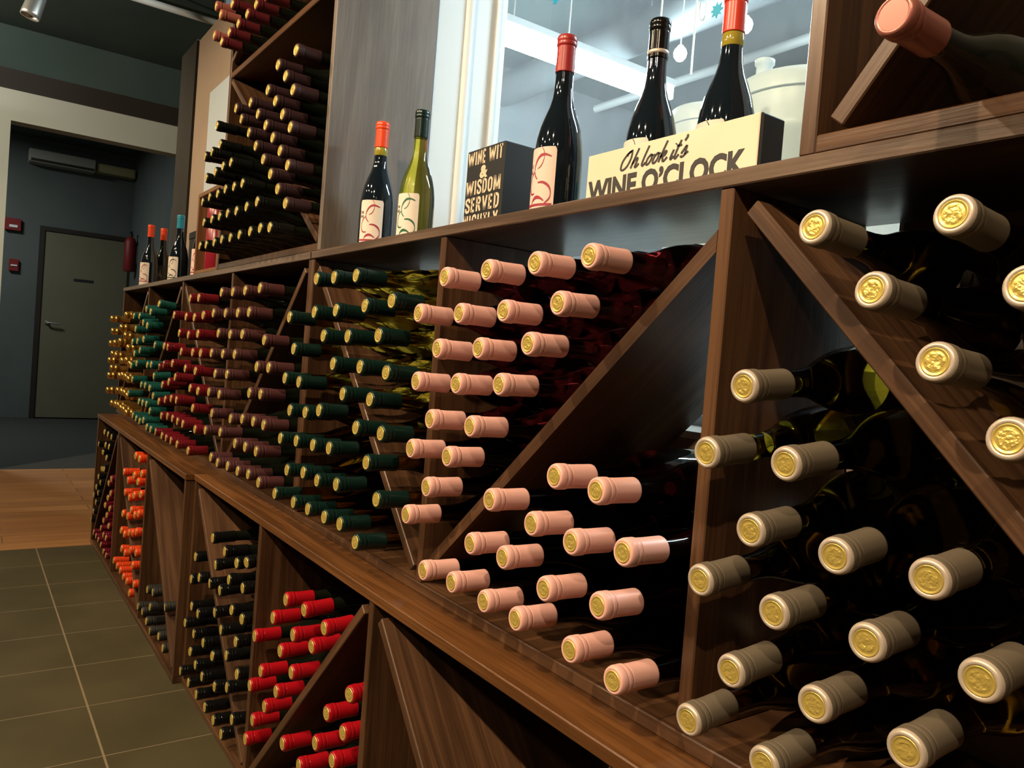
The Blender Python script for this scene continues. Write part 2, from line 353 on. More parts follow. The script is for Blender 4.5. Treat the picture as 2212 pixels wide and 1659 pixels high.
DATA = [
('gold',1,-600,-43039,11030,-42885,11060),('gold',1,-600,-38975,11187,-39210,11383),('gold',1,-600,-42603,10417,-42425,10465),('gold',1,-600,-40147,10611,-40058,10798),
('gold',-1,-600,-38930,10281,-38782,9998),('gold',1,-600,-43038,9804,-42886,9870),('gold',1,-600,-41728,9862,-41660,9875),('gold',1,-600,-40219,9965,-40654,10040),
('gold',-1,-600,-37991,9721,-38031,10046),('gold',1,-600,-42288,9310,-42208,9361),('gold',1,-600,-41134,9288,-41167,9273),('gold',-1,-600,-39434,9097,-39470,9115),
('gold',-1,-600,-38256,9165,-38548,9212),('gold',1,-600,-43013,8962,-42920,9119),('gold',1,-600,-42255,8629,-42136,8515),('gold',1,-600,-42899,8217,-42888,8367),
('gold',-1,-600,-39844,8379,-39900,8366),('gold',-1,-600,-39058,8445,-39151,8433),('gold',-1,-600,-38188,8431,-38399,8452),('gold',-1,-600,-37439,8361,-37646,8454),
('gold',-1,-600,-37327,9023,-37800,9330),('gold',1,-600,-43021,7477,-42909,7609),('gold',-1,-600,-40113,7676,-40165,7662),('gold',-1,-600,-38991,7716,-39081,7656),
('gold',-1,-600,-38239,7712,-38329,7654),('gold',-1,-600,-37491,7628,-37574,7676),('gold',-1,-600,-41504,6958,-41504,6908),('gold',-1,-600,-40428,6996,-40671,6937),
('gold',-1,-600,-39678,7023,-39917,6952),('gold',-1,-600,-38931,6968,-39164,6896),('gold',-1,-600,-38184,6964,-38405,6896),('gold',-1,-600,-37444,6890,-37639,6905),
('teal',-1,-700,-31032,11557,-31303,11296),('teal',1,-700,-36044,11120,-36116,11134),('teal',1,-700,-34766,11115,-34819,11058),('teal',1,-700,-33402,11381,-33487,11717),
('teal',1,-700,-32529,11274,-32733,11443),('teal',1,-700,-35445,10581,-35553,10635),('teal',1,-700,-33899,10845,-34081,11206),('teal',1,-700,-33032,10731,-33333,10952),
('teal',1,-700,-35990,10034,-36143,10130),('teal',1,-700,-34875,10089,-35021,10104),('teal',1,-700,-33597,10190,-33876,10432),('teal',-1,-700,-31351,10026,-31351,9976),
('teal',1,-700,-35381,9561,-35615,9595),('teal',1,-700,-34211,9736,-34322,9819),('teal',-1,-700,-32504,9228,-32631,9172),('teal',-1,-700,-31778,9271,-31859,9341),
('teal',1,-700,-35922,9035,-36236,9166),('teal',1,-700,-34728,9183,-34903,9342),('teal',1,-700,-35479,8480,-35667,8588),('teal',-1,-700,-33475,8394,-33511,8359),
('teal',-1,-700,-32685,8423,-32761,8432),('teal',-1,-700,-31143,8869,-31150,9063),('teal',-1,-700,-31778,8382,-32009,8433),('teal',1,-700,-36226,7835,-36311,7873),
('teal',-1,-700,-33716,7706,-33816,7630),('teal',-1,-700,-32958,7722,-33073,7747),('teal',-1,-700,-32203,7744,-32315,7744),('teal',-1,-700,-31481,7544,-31581,7553),
('teal',-1,-700,-31053,8143,-31274,8275),('teal',-1,-700,-34814,7041,-34935,6998),('teal',-1,-700,-34064,7000,-34182,6961),('teal',-1,-700,-33315,6967,-33430,6896),
('teal',-1,-700,-32573,7076,-32699,7095),('teal',-1,-700,-31847,6893,-31968,6900),('teal',-1,-700,-31099,6897,-31211,6896),('wine',1,-680,-26369,11658,-26342,11647),
('wine',1,-680,-25280,11649,-25329,11705),('wine',1,-680,-28523,11133,-28474,11135),('wine',1,-680,-26771,11068,-26805,10988),('wine',1,-680,-25670,11043,-25782,11051),
('wine',1,-680,-24587,11107,-24822,11149),('wine',1,-680,-27581,10527,-27582,10477),('wine',1,-680,-26299,10488,-26292,10429),('wine',1,-680,-25083,10539,-25244,10525),
('wine',-1,-680,-29793,10031,-29980,10008),('wine',-1,-680,-29212,10011,-28989,10071),('wine',1,-680,-27134,9923,-27133,9873),('wine',1,-680,-25594,9952,-25694,9922),
('wine',1,-680,-24596,9965,-24810,9910),('wine',-1,-680,-30405,9258,-29951,9257),('wine',-1,-680,-29666,9383,-29199,9345),('wine',-1,-680,-28312,9477,-28336,9493),
('wine',1,-680,-26422,9402,-26422,9352),('wine',1,-680,-25087,9395,-25260,9307),('wine',-1,-680,-27755,9044,-27714,8962),('wine',-1,-680,-28683,8823,-28665,8815),
('wine',-1,-680,-29676,8660,-29690,8552),('wine',1,-680,-25605,8829,-25708,8703),('wine',1,-680,-24615,8812,-24784,8721),('wine',-1,-680,-28151,8291,-28119,8299),
('wine',-1,-680,-29068,8178,-29045,8165),('wine',-1,-680,-30094,8022,-30214,8013),('wine',-1,-680,-27371,8304,-27362,8291),('wine',1,-680,-25107,8246,-25238,8116),
('wine',-1,-680,-29500,7562,-29569,7620),('wine',-1,-680,-28535,7646,-28499,7647),('wine',-1,-680,-27760,7649,-27747,7645),('wine',-1,-680,-27008,7632,-26995,7633),
('wine',-1,-680,-26259,7629,-26239,7578),('wine',1,-680,-24658,7643,-24725,7561),('wine',-1,-680,-30303,6895,-30092,6897),('wine',-1,-680,-29202,6892,-29269,6902),
('wine',-1,-680,-28518,6895,-28422,6897),('wine',-1,-680,-27767,6896,-27670,6896),('wine',-1,-680,-26856,6896,-26843,6896),('wine',-1,-680,-25329,6896,-25482,6896),
('purple',1,-660,-22805,11748,-22805,11698),('purple',1,-660,-21664,11732,-21664,11682),('purple',1,-660,-20543,11733,-20565,11708),('purple',1,-660,-19321,11754,-19349,11733),
('purple',1,-660,-23509,11166,-23509,11116),('purple',1,-660,-22242,11158,-22242,11108),('purple',1,-660,-21070,11158,-21085,11125),('purple',1,-660,-20083,11170,-20038,11124),
('purple',1,-660,-22843,10591,-22843,10541),('purple',1,-660,-21649,10574,-21679,10553),('purple',1,-660,-20528,10596,-20590,10558),('purple',-1,-660,-18711,10485,-18711,10435),
('purple',1,-660,-23440,10008,-23440,9958),('purple',1,-660,-22233,10025,-22263,10003),('purple',1,-660,-21100,10054,-21132,10037),('purple',-1,-660,-19147,9820,-19147,9770),
('purple',-1,-660,-18246,9845,-18318,9795),('purple',1,-660,-22884,9442,-22891,9399),('purple',1,-660,-21692,9485,-21728,9475),('purple',1,-660,-23431,8874,-23455,8852),
('purple',1,-660,-22318,8892,-22350,8877),('purple',-1,-660,-19599,9141,-19599,9091),('purple',-1,-660,-18710,9179,-18710,9129),('purple',1,-660,-22941,8304,-22968,8279),
('purple',-1,-660,-21065,8341,-21065,8291),('purple',-1,-660,-20039,8440,-20039,8390),('purple',-1,-660,-19120,8475,-19120,8425),('purple',-1,-660,-18327,8478,-18327,8428),
('purple',1,-660,-23530,7743,-23555,7719),('purple',-1,-660,-21964,7874,-21964,7824),('purple',-1,-660,-20516,7750,-20516,7700),('purple',-1,-660,-19635,7778,-19642,7738),
('purple',-1,-660,-18751,7790,-18751,7740),('purple',-1,-660,-22737,7065,-22791,7018),('purple',-1,-660,-22032,7020,-21978,6967),('purple',-1,-660,-21043,7077,-21043,7027),
('purple',-1,-660,-20123,7090,-20123,7040),('purple',-1,-660,-19234,7154,-19228,7094),('purple',-1,-660,-18400,7090,-18400,7040),('green',1,-680,-15532,11818,-15536,11890),
('green',1,-680,-14602,11807,-14632,11845),('green',1,-680,-13556,11795,-13573,11766),('green',1,-680,-15521,11132,-15491,11048),('green',1,-680,-14393,11159,-14344,11045),
('green',1,-680,-13067,11227,-13084,11190),('green',1,-680,-12002,11293,-12178,11351),('green',-1,-680,-16995,11033,-16995,10983),('green',1,-680,-14936,10652,-14927,10551),
('green',1,-680,-13737,10663,-13732,10609),('green',1,-680,-12424,10699,-12553,10658),('green',-1,-680,-16587,10338,-16587,10288),('green',1,-680,-14343,10114,-14343,10064),
('green',1,-680,-13091,10117,-13109,10089),('green',1,-680,-12019,10072,-12154,10011),('green',-1,-680,-17014,9671,-17014,9621),('green',-1,-680,-16128,9645,-16135,9604),
('green',1,-680,-13776,9570,-13776,9520),('green',1,-680,-12576,9566,-12678,9471),('green',-1,-680,-16557,8997,-16557,8947),('green',-1,-680,-15632,9041,-15699,8992),
('green',-1,-680,-14889,9154,-14950,9067),('green',1,-680,-13081,9008,-13158,8891),('green',1,-680,-12051,9027,-12110,8977),('green',-1,-680,-17033,8322,-17033,8272),
('green',-1,-680,-16035,8393,-16045,8324),('green',-1,-680,-15084,8428,-15112,8332),('green',-1,-680,-14245,8477,-14273,8409),('green',-1,-680,-16476,7696,-16476,7646),
('green',-1,-680,-15504,7798,-15531,7708),('green',-1,-680,-14730,7764,-14712,7694),('green',-1,-680,-13775,7850,-13785,7836),('green',1,-680,-12536,8453,-12591,8398),
('green',1,-680,-12033,7893,-12135,7799),('green',-1,-680,-17146,7059,-17146,7009),('green',-1,-680,-15945,7091,-15945,7041),('green',-1,-680,-15108,7114,-15112,7057),
('green',-1,-680,-14229,7131,-14305,7062),('green',-1,-680,-13477,7158,-13555,7120),('green',-1,-680,-12744,6988,-12836,6896),('pink',1,-660,-10322,11628,-10349,11608),
('pink',1,-660,-9158,11673,-9222,11704),('pink',1,-660,-8041,11704,-8186,11792),('pink',1,-660,-6986,11725,-7094,11802),('pink',1,-660,-11067,11084,-11067,11034),
('pink',1,-660,-9816,11072,-9851,11044),('pink',1,-660,-8673,11098,-8766,11105),('pink',1,-660,-7506,11181,-7632,11275),('pink',1,-660,-10382,10536,-10394,10496),
('pink',1,-660,-9226,10576,-9279,10556),('pink',1,-660,-8057,10668,-8126,10707),('pink',1,-660,-10980,9996,-10980,9946),('pink',1,-660,-9752,10039,-9809,10023),
('pink',1,-660,-8641,10104,-8673,10110),('pink',1,-660,-10442,9442,-10442,9392),('pink',1,-660,-9287,9462,-9319,9431),('pink',1,-660,-10992,8913,-10992,8863),
('pink',1,-660,-9849,8949,-9850,8899),('pink',1,-660,-10397,8398,-10397,8348),('pink',1,-660,-10978,7853,-10978,7803),('pink',-1,-660,-7306,9075,-7306,9025),
('pink',-1,-660,-6539,9035,-6552,9002),('pink',-1,-660,-8654,8532,-8654,8482),('pink',-1,-660,-7689,8410,-7689,8360),('pink',-1,-660,-6902,8363,-6902,8313),
('pink',-1,-660,-9046,7837,-9046,7787),('pink',-1,-660,-8244,7843,-8244,7793),('pink',-1,-660,-6030,8455,-6092,8407),('pink',-1,-660,-10303,7124,-10283,7054),
('pink',-1,-660,-9459,7173,-9459,7123),('pink',-1,-660,-8609,7150,-8615,7100),('pink',-1,-660,-7335,7683,-7344,7644),('pink',-1,-660,-6355,7773,-6362,7705),
('pink',-1,-660,-7862,7143,-7856,7093),('pink',-1,-660,-6770,7128,-6850,7077),('pink',-1,-660,-6022,7053,-6103,6993),('grey',1,-680,-4032,11775,-3975,11581),
('grey',1,-680,-2876,11758,-2862,11521),('grey',1,-680,-3457,11216,-3413,11010),('grey',1,-680,-2908,10663,-2874,10461),('grey',1,-680,-2351,11209,-2330,10980),
('grey',1,-680,-2366,10153,-2339,9916),('grey',-1,-680,-4621,10359,-4621,10609),('grey',-1,-680,-4991,9687,-4991,9937),('grey',-1,-680,-4109,9712,-4087,10006),
('grey',-1,-680,-4413,9057,-4454,9302),('grey',-1,-680,-3569,9033,-3701,9304),('grey',-1,-680,-2809,9051,-2956,9201),('grey',-1,-680,-4937,8454,-4937,8704),
('grey',-1,-680,-4098,8400,-4080,8612),('grey',-1,-680,-3238,8428,-3330,8549),('grey',-1,-680,-4495,7728,-4495,7978),('grey',-1,-680,-2401,8444,-2404,8639),
('grey',-1,-680,-3635,7770,-3705,7896),('grey',-1,-680,-4936,7083,-4936,7333),('grey',-1,-680,-2859,7738,-2846,7973),('grey',-1,-680,-4063,7061,-4097,7255),
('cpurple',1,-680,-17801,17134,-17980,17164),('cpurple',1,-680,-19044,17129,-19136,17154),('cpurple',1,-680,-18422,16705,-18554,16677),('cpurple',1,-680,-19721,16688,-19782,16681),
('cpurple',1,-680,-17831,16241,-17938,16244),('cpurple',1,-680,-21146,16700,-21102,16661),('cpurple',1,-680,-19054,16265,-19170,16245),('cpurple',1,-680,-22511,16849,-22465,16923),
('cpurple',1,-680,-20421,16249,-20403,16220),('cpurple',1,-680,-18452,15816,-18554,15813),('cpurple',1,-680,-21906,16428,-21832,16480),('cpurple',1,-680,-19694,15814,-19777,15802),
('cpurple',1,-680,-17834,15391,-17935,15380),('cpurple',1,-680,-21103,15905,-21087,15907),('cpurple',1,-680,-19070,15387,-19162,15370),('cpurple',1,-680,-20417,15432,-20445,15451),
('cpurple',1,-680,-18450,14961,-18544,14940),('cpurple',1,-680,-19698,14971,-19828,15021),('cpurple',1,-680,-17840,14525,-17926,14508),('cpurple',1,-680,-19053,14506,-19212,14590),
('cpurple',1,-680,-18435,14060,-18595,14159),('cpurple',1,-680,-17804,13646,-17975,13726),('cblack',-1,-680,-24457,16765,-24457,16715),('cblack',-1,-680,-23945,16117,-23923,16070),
('cblack',-1,-680,-24845,16055,-24669,15982),('cblack',-1,-680,-25636,16051,-25417,16066),('cblack',-1,-680,-22663,15382,-22663,15332),('cblack',-1,-680,-23464,15405,-23464,15355),
('cblack',-1,-680,-24288,15364,-24288,15314),('cblack',-1,-680,-25323,15341,-25295,15324),('cblack',-1,-680,-21386,14617,-21386,14567),('cblack',-1,-680,-22181,14638,-22181,14588),
('cblack',-1,-680,-23043,14687,-23043,14637),('cblack',-1,-680,-23861,14664,-23861,14614),('cblack',-1,-680,-24780,14684,-24704,14639),('cblack',-1,-680,-25609,14639,-25455,14588),
('cblack',-1,-680,-19976,13954,-19976,13904),('cblack',-1,-680,-20862,13932,-20862,13882),('cblack',-1,-680,-21788,13928,-21788,13878),('cblack',-1,-680,-22650,13955,-22650,13905),
('cblack',-1,-680,-23476,13963,-23476,13913),('cblack',-1,-680,-24325,13967,-24325,13917),('cblack',-1,-680,-25256,13971,-25205,13877),('cblack',-1,-680,-18822,13193,-18915,13201),
('cblack',-1,-680,-19573,13248,-19667,13202),('cblack',-1,-680,-20394,13244,-20419,13196),('cblack',-1,-680,-21338,13242,-21338,13196),('cblack',-1,-680,-22201,13238,-22201,13196),
('cblack',-1,-680,-23063,13264,-23063,13214),('cblack',-1,-680,-23887,13247,-23887,13197),('cblack',-1,-680,-24796,13245,-24771,13196),('cblack',-1,-680,-25559,13270,-25523,13196),
('cred',-1,-660,-23740,20133,-23740,20083),('cred',-1,-660,-21323,19330,-21323,19280),('cred',-1,-660,-22114,19329,-22114,19279),('cred',-1,-660,-22956,19327,-22956,19277),
('cred',-1,-660,-23852,19349,-23852,19299),('cred',-1,-660,-24647,19313,-24647,19263),('cred',-1,-660,-20493,19282,-20493,19256),('cred_lit',-1,-660,-25645,20688,-25405,20711),
('cred_lit',-1,-660,-25025,20238,-24874,20179),('cred_lit',-1,-660,-25627,19785,-25430,19671),('lblack',1,-1020,-39586,5786,-40020,5781),('lblack',1,-1020,-38590,5807,-38933,5753),
('lblack',1,-1020,-37586,5811,-37863,5748),('lblack',1,-1020,-41127,5034,-41127,4984),('lblack',1,-1020,-39076,5263,-39492,5206),('lblack',1,-1020,-38107,5307,-38371,5143),
('lblack',1,-1020,-39683,4841,-40297,5082),('lblack',1,-1020,-38572,4750,-38958,4612),('lblack',1,-1020,-39050,4169,-39528,4115),('lblack',1,-1020,-39653,4081,-40482,4347),
('lblack',1,-1020,-40528,3576,-40822,3677),('lblack',1,-1020,-39875,3407,-39962,3501),('lblack',1,-1020,-41002,2997,-41397,3176),('lblack',1,-1020,-41596,2520,-41830,2554),
('lblack',1,-1020,-40366,2837,-40513,2988),('lblack',1,-1020,-40882,2292,-41029,2441),('lblack',1,-1020,-41417,1765,-41519,1869),('lblack',1,-1020,-41976,1260,-41973,1265),
('lmaroon',-1,-1020,-37554,3773,-37966,4016),('lmaroon',-1,-1020,-36937,4060,-37268,4515),('lmaroon',-1,-1020,-36879,3457,-37348,3557),('lmaroon',-1,-1020,-37511,3132,-38026,3111),
('lmaroon',-1,-1020,-36880,2791,-37347,2686),('lmaroon',-1,-1020,-38112,2696,-38750,2823),('lmaroon',-1,-1020,-37500,2379,-38042,2359),('lmaroon',-1,-1020,-36879,2039,-37348,1934),
('lmaroon',-1,-1020,-38294,1978,-38722,2038),('lmaroon',-1,-1020,-38921,1495,-39013,1328),('lmaroon',-1,-1020,-38116,1370,-38235,1245),('lmaroon',-1,-1020,-40948,862,-40965,812),
('lmaroon',-1,-1020,-40197,838,-40212,788),('lmaroon',-1,-1020,-39444,841,-39462,725),('lmaroon',-1,-1020,-38616,808,-38693,648),('lmaroon',-1,-1020,-37363,1403,-37484,1189),
('lmaroon',-1,-1020,-37783,710,-37890,556),('lmaroon',-1,-1020,-37076,701,-37076,556),('orange',1,-1000,-31951,5786,-32293,5783),('orange',1,-1000,-31199,5786,-31542,5782),
('orange',1,-1000,-34174,4817,-34174,4767),('orange',1,-1000,-31990,5037,-32468,5047),('orange',1,-1000,-31201,4928,-31657,4994),('orange',1,-1000,-30608,5319,-30912,5370),
('orange',1,-1000,-33230,4625,-33212,4939),('orange',1,-1000,-31775,4317,-32098,4385),('orange',1,-1000,-33694,4071,-33593,4230),('orange',1,-1000,-30540,4578,-31006,4604),
('orange',1,-1000,-32754,4042,-32842,4279),('orange',1,-1000,-32176,3668,-32270,3645),('orange',-1,-1000,-33843,3199,-34196,3071),('orange',1,-1000,-30723,3827,-30746,3852),
('orange',1,-1000,-32821,3293,-33053,3551),('orange',1,-1000,-30900,3123,-30736,3044),('orange',-1,-1000,-33977,2496,-34133,2255),('orange',1,-1000,-31437,3632,-31520,3885),
('orange',-1,-1000,-33250,2506,-33346,2359),('orange',1,-1000,-32319,2768,-32334,2872),('orange',1,-1000,-31637,2906,-31494,3120),('orange',-1,-1000,-33649,1830,-33634,1659),
('orange',1,-1000,-30736,2384,-30736,2288),('orange',-1,-1000,-32923,1839,-32850,1761),('orange',1,-1000,-31818,2216,-31762,2365),('orange',1,-1000,-31207,1796,-31271,1758),
('orange',-1,-1000,-35227,949,-35227,899),('orange',-1,-1000,-34422,936,-34443,885),('orange',-1,-1000,-33642,957,-33691,909),('orange',-1,-1000,-32905,902,-32924,840),
('orange',1,-1000,-30733,1216,-30737,1225),('orange',-1,-1000,-32155,935,-32176,937),('orange',-1,-1000,-31456,684,-31504,556),('charcoal',-1,-1000,-28278,1724,-28305,1695),
('charcoal',-1,-1000,-27413,1876,-27337,1986),('charcoal',-1,-1000,-29651,735,-29587,625),('charcoal',-1,-1000,-27691,1303,-27717,1158),('charcoal',-1,-1000,-28869,783,-28869,847),
('charcoal',1,-1000,-25546,1949,-25323,2110),('charcoal',-1,-1000,-28118,683,-28168,556),('charcoal',-1,-1000,-27493,556,-27250,556),('charcoal',-1,-1000,-26153,824,-26226,790),
('charcoal',-1,-1000,-25466,683,-25429,583),('black',-1,-850,-22898,4195,-22942,4181),('black',-1,-850,-23215,3464,-23216,3416),('black',-1,-850,-22359,3742,-22315,3655),
('black',1,-850,-21271,3878,-21030,4013),('black',1,-850,-21275,5106,-21372,5162),('black',1,-850,-20089,5035,-20052,5002),('black',1,-850,-20830,4494,-20746,4714),
('black',1,-850,-19023,5009,-19255,5014),('black',1,-850,-19568,4454,-19525,4303),('black',1,-850,-18274,5213,-18684,5526),('black',1,-850,-20293,3967,-20259,4140),
('black',1,-850,-18428,4560,-18471,4637),('black',-1,-850,-22959,2753,-22985,2700),('black',-1,-850,-22250,2752,-22177,2806),('black',1,-850,-19163,3808,-19318,3575),
('black',-1,-850,-23557,2077,-23557,2027),('black',1,-850,-20619,3294,-20544,3438),('black',1,-850,-19956,3053,-19833,3023),('black',1,-850,-18325,3842,-18614,3838),
('black',-1,-850,-22536,2091,-22508,2083),('black',-1,-850,-21511,2184,-21511,2134),('black',1,-850,-18676,3185,-18756,3067),('black',-1,-850,-22787,1495,-22992,1320),
('black',-1,-850,-20559,2164,-20740,1944),('black',1,-850,-19348,2610,-19271,2520),('black',-1,-850,-22148,1347,-22100,1286),('black',-1,-850,-23735,583,-23637,556),
('black',1,-850,-18410,2491,-18495,2349),('black',-1,-850,-21412,1296,-21329,1241),('black',-1,-850,-22750,618,-22750,568),('black',-1,-850,-20177,1500,-20171,1444),
('black',1,-850,-19132,1890,-19020,1811),('black',-1,-850,-21848,631,-21847,578),('black',-1,-850,-20938,647,-20938,597),('black',-1,-850,-20081,665,-20084,615),
('black',1,-850,-18558,1331,-18497,1271),('black',-1,-850,-19332,634,-19330,583),('red',1,-830,-15580,5124,-15580,5074),('red',1,-830,-16274,4526,-16288,4490),
('red',1,-830,-14544,5224,-14688,5335),('red',1,-830,-17380,3757,-17380,3707),('red',1,-830,-15041,4562,-15042,4545),('red',1,-830,-13501,5202,-13671,5319),
('red',1,-830,-15699,4002,-15758,3957),('red',1,-830,-14037,4673,-14196,4760),('red',1,-830,-16814,3156,-16817,3111),('red',1,-830,-14988,3809,-15003,3794),
('red',1,-830,-17478,2577,-17495,2556),('red',1,-830,-15779,3105,-15779,3055),('red',1,-830,-16416,2524,-16413,2469),('red',1,-830,-17137,1915,-17063,1924),
('red',1,-830,-17538,1301,-17481,1269),('red',-1,-830,-13111,3756,-13197,3710),('red',-1,-830,-12208,4461,-12656,4442),('red',-1,-830,-15197,2251,-15211,2236),
('red',-1,-830,-13533,3013,-13533,2963),('red',-1,-830,-12361,3723,-12445,3671),('red',-1,-830,-14237,2252,-14208,2234),('red',-1,-830,-12721,3060,-12735,2977),
('red',-1,-830,-14751,1765,-14663,1547)]
sets = {}
for g, sd, y0, mx, mz, bx, bz in DATA:
    sets.setdefault((g, sd if g in SIDED else 0), []).append((mx/1e4, y0/1e4, mz/1e4, bx/1e4, bz/1e4))
for (g, sd), L in sets.items():
    L.sort(key=lambda t: -t[2]); rows = []
    for t in L:
        if rows and sum(q[2] for q in rows[-1])/len(rows[-1])-t[2] < .027: rows[-1].append(t)
        else: rows.append([t])
    side = '' if sd == 0 else (' above its diagonal' if sd > 0 else ' below its diagonal')
    grp = ADJ[g].replace('bottle', 'bottles')+side
    for i, row in enumerate(rows):
        row.sort(key=lambda t: t[0])
        for j, (mx, y0, mz, bx, bz) in enumerate(row):
            rw = 'top row' if i == 0 else ('bottom row' if i == len(rows)-1 else ORD[i+1]+' row down')
            cl = 'alone in '+rw if len(row) == 1 else (('leftmost' if j == 0 else 'rightmost' if j == len(row)-1 else ORD[j+1]+' from left')+' in '+rw)
            lab = ADJ[g]+side+', '+cl
            dx, dz = bx-mx, bz-mz
            d = Vector((dx, math.sqrt(max(.01, .30**2-dx*dx-dz*dz)), dz)).normalized()
            bottle(g, (mx, y0, mz), d, lab, grp, random.uniform(0, 6.28))

# ------------------------------------------------------------------ racks
T = .018; DEP = .26; ZC = 1.264; ZL = .6345
def board(name, parent, axis, x0, x1, y0, y1, z0, z1, m=None):
    c = ((x0+x1)/2, (y0+y1)/2, (z0+z1)/2)
    return MB().cbox(x0-c[0], x1-c[0], y0-c[1], y1-c[1], z0-c[2], z1-c[2]).build(name, m or W[axis], parent, tuple(c[i]-parent.location[i] for i in range(3)))
def brace(parent, p0, p1, y0, y1, cut0=0, cut1=0, m=None):
    a = Vector((p0[0], 0, p0[1])); b = Vector((p1[0], 0, p1[1])); d = (b-a).normalized(); a += d*cut0; b -= d*cut1
    c = (a+b)/2; L = (b-a).length; ang = -math.atan2(d.z, d.x)
    return MB().cbox(-L/2, L/2, y0, y1, -T/2, T/2).build('diagonal_brace', m or WB, parent, (c.x-parent.location.x, -parent.location.y, c.z-parent.location.z), (0, ang, 0))
def flush_brace(parent, p0, p1, y0, y1):
    dx, dz = p1[0]-p0[0], p1[1]-p0[1]; hz = T/2*math.hypot(dx, dz)/abs(dx); ang = -math.atan2(dz, dx)
    c = Vector(((p0[0]+p1[0])/2, 0, (p0[1]+p1[1])/2)); M = Matrix.Rotation(-ang, 4, 'Y')
    P = [Vector((px, 0, pz))-c for px, pz in ((p0[0], p0[1]-hz), (p1[0], p1[1]-hz), (p1[0], p1[1]+hz), (p0[0], p0[1]+hz))]
    P = [M @ q for q in P]; n = 4
    vs = [(q.x, y, q.z) for y in (y0, y1) for q in P]
    return MB().add(vs, [(3, 2, 1, 0), (4, 5, 6, 7)]+[(k, (k+1) % 4, 4+(k+1) % 4, 4+k) for k in range(4)]).build('diagonal_brace', WB, parent, (c.x-parent.location.x, -parent.location.y, c.z-parent.location.z), (0, ang, 0))
def rack(label, xs, z0, z1, y0, y1, dirs, topm=None, grp=None, top_front=None):
    # xs: left faces of the uprights
    r = thing('wine_rack', label, 'wine rack', ((xs[0]+xs[-1])/2, 0, z0), grp)
    board('top_board', r, 0, xs[0]-.004, xs[-1]+T+.004, y0-.002, y1, z1-T, z1, topm)
    board('bottom_board', r, 0, xs[0], xs[-1]+T, y0, y1, z0, z0+T)
    for x in xs: board('upright', r, 2, x, x+T, y0+.001, y1-.002, z0+T, z1-T)
    for i, d in enumerate(dirs):
        xl, xr = xs[i]+T, xs[i+1]; zb, zt = z0+T, z1-T; e = .008
        if d == 'p': flush_brace(r, (xl+.0004, .672), (xr-.0004, 1.190), y0+.002, y1-.004)
        elif d == '/': brace(r, (xl+e, zb+e), (xr-e, zt-e), y0+.002, y1-.004, .012, .022)
        elif d: brace(r, (xl+e, zt-e), (xr-e, zb+e), y0+.002, y1-.004, .022, .012)
    return r
XR = [-1.772, -1.170, -.568, .034, .636]
XL = [-4.353, -3.715, -3.077, -2.431, -1.790]
rack('counter height walnut wine rack holding the green, pink and taupe capped bottles', XR, ZL, ZC, 0, DEP, '\\p\\/', COUNTER)
rack('counter height walnut wine rack holding the gold, teal, crimson and plum capped bottles', XL, ZL, ZC, 0, DEP, '//\\/', COUNTER)
rack('floor level walnut wine rack with black and scarlet capped bottles and an empty bin', [-2.425, -1.807, -1.202, -.597, .02, .62], 0, ZL, -.0686, DEP, '\\/\\/\\', SHELF)
rack('farther floor level walnut wine rack with maroon, orange and charcoal capped bottles', [-4.253, -3.652, -3.018, -2.4435], 0, ZL, -.0937, DEP, '/\\\\', SHELF)

# tall display cases standing on the counter
def case(label, x0, x1, z1, shelf, diag):
    r = thing('display_case', label, 'wine case', ((x0+x1)/2, 0, ZC))
    board('side_panel', r, 2, x0, x0+T, 0, DEP, ZC, z1)
    board('side_panel', r, 2, x1-T, x1, 0, DEP, ZC, z1, PANEL)
    board('bottom_board', r, 0, x0+T, x1-T, 0, DEP, ZC, ZC+T)
    board('top_board', r, 0, x0+T, x1-T, 0, DEP, z1-T, z1)
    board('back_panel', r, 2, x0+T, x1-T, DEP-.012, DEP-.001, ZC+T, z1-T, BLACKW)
    if shelf: board('shelf', r, 0, x0+T, x1-T, 0, DEP-.012, shelf, shelf+T)
    for p0, p1, y1 in diag: brace(r, p0, p1, .002, y1)
    return r
case('tall walnut display case of plum and black capped bottles beside the window', -2.610, -1.724, 2.49, 1.870,
     [((-2.584, 1.862), (-1.752, 1.290), DEP-.014), ((-2.590, 1.930), (-2.535, 1.958), .02)])
case('walnut display case at the right holding one copper foiled bottle', -.474, .16, 2.3, None, [((-.438, 1.292), (-.338, 1.418), .20)])
bottle('copper', (-.327, -.105, 1.3225), (0, 1, 0), 'copper foil capped bottle lying in the right hand display case', None, .3)

# ------------------------------------------------------------------ bottles standing on the counter
NECK = mat('pale_neck_glass', (.30, .24, .03), .08)
def standing(name, g, gl, x, y, ang, label, lm, ink, zl=(.183, .293), half=.72, art='swirl', word=('THE', 'WINE'), sx=1.05, H=.298, lb=True, neck=False, band=False):
    r = thing(name, label, 'wine bottle', (x, y, ZC+H), 'wine bottles standing on the counter')
    r.rotation_euler = (PI, 0, 0)
    me = BODY.mesh('glass_body', gl); me.transform(Matrix.Diagonal((sx, sx, H/.298, 1)))
    obj('glass_body', me, r)
    c = obj('capsule', cap_mesh(g), r)
    if neck: MB().lathe([(.0585, .0142), (.0595, .0146), (.073, .0149), (.076, .0144)], 28, cap0=False, cap1=False).build('bare_neck', NECK, r)
    if band: MB().lathe([(.046, .0152), (.0465, .0158), (.051, .0158), (.0515, .0152)], 28, cap0=False, cap1=False).build('foil_band', SILVER, c)
    # rotating by pi about x mirrors y: a world azimuth a becomes -a
    if lb: curved_label(r, .0372*sx, -ang, half, zl[1], zl[0], lm, ink, art, True, word)
    return r
R_ = math.radians
def fixed_label_side(): pass
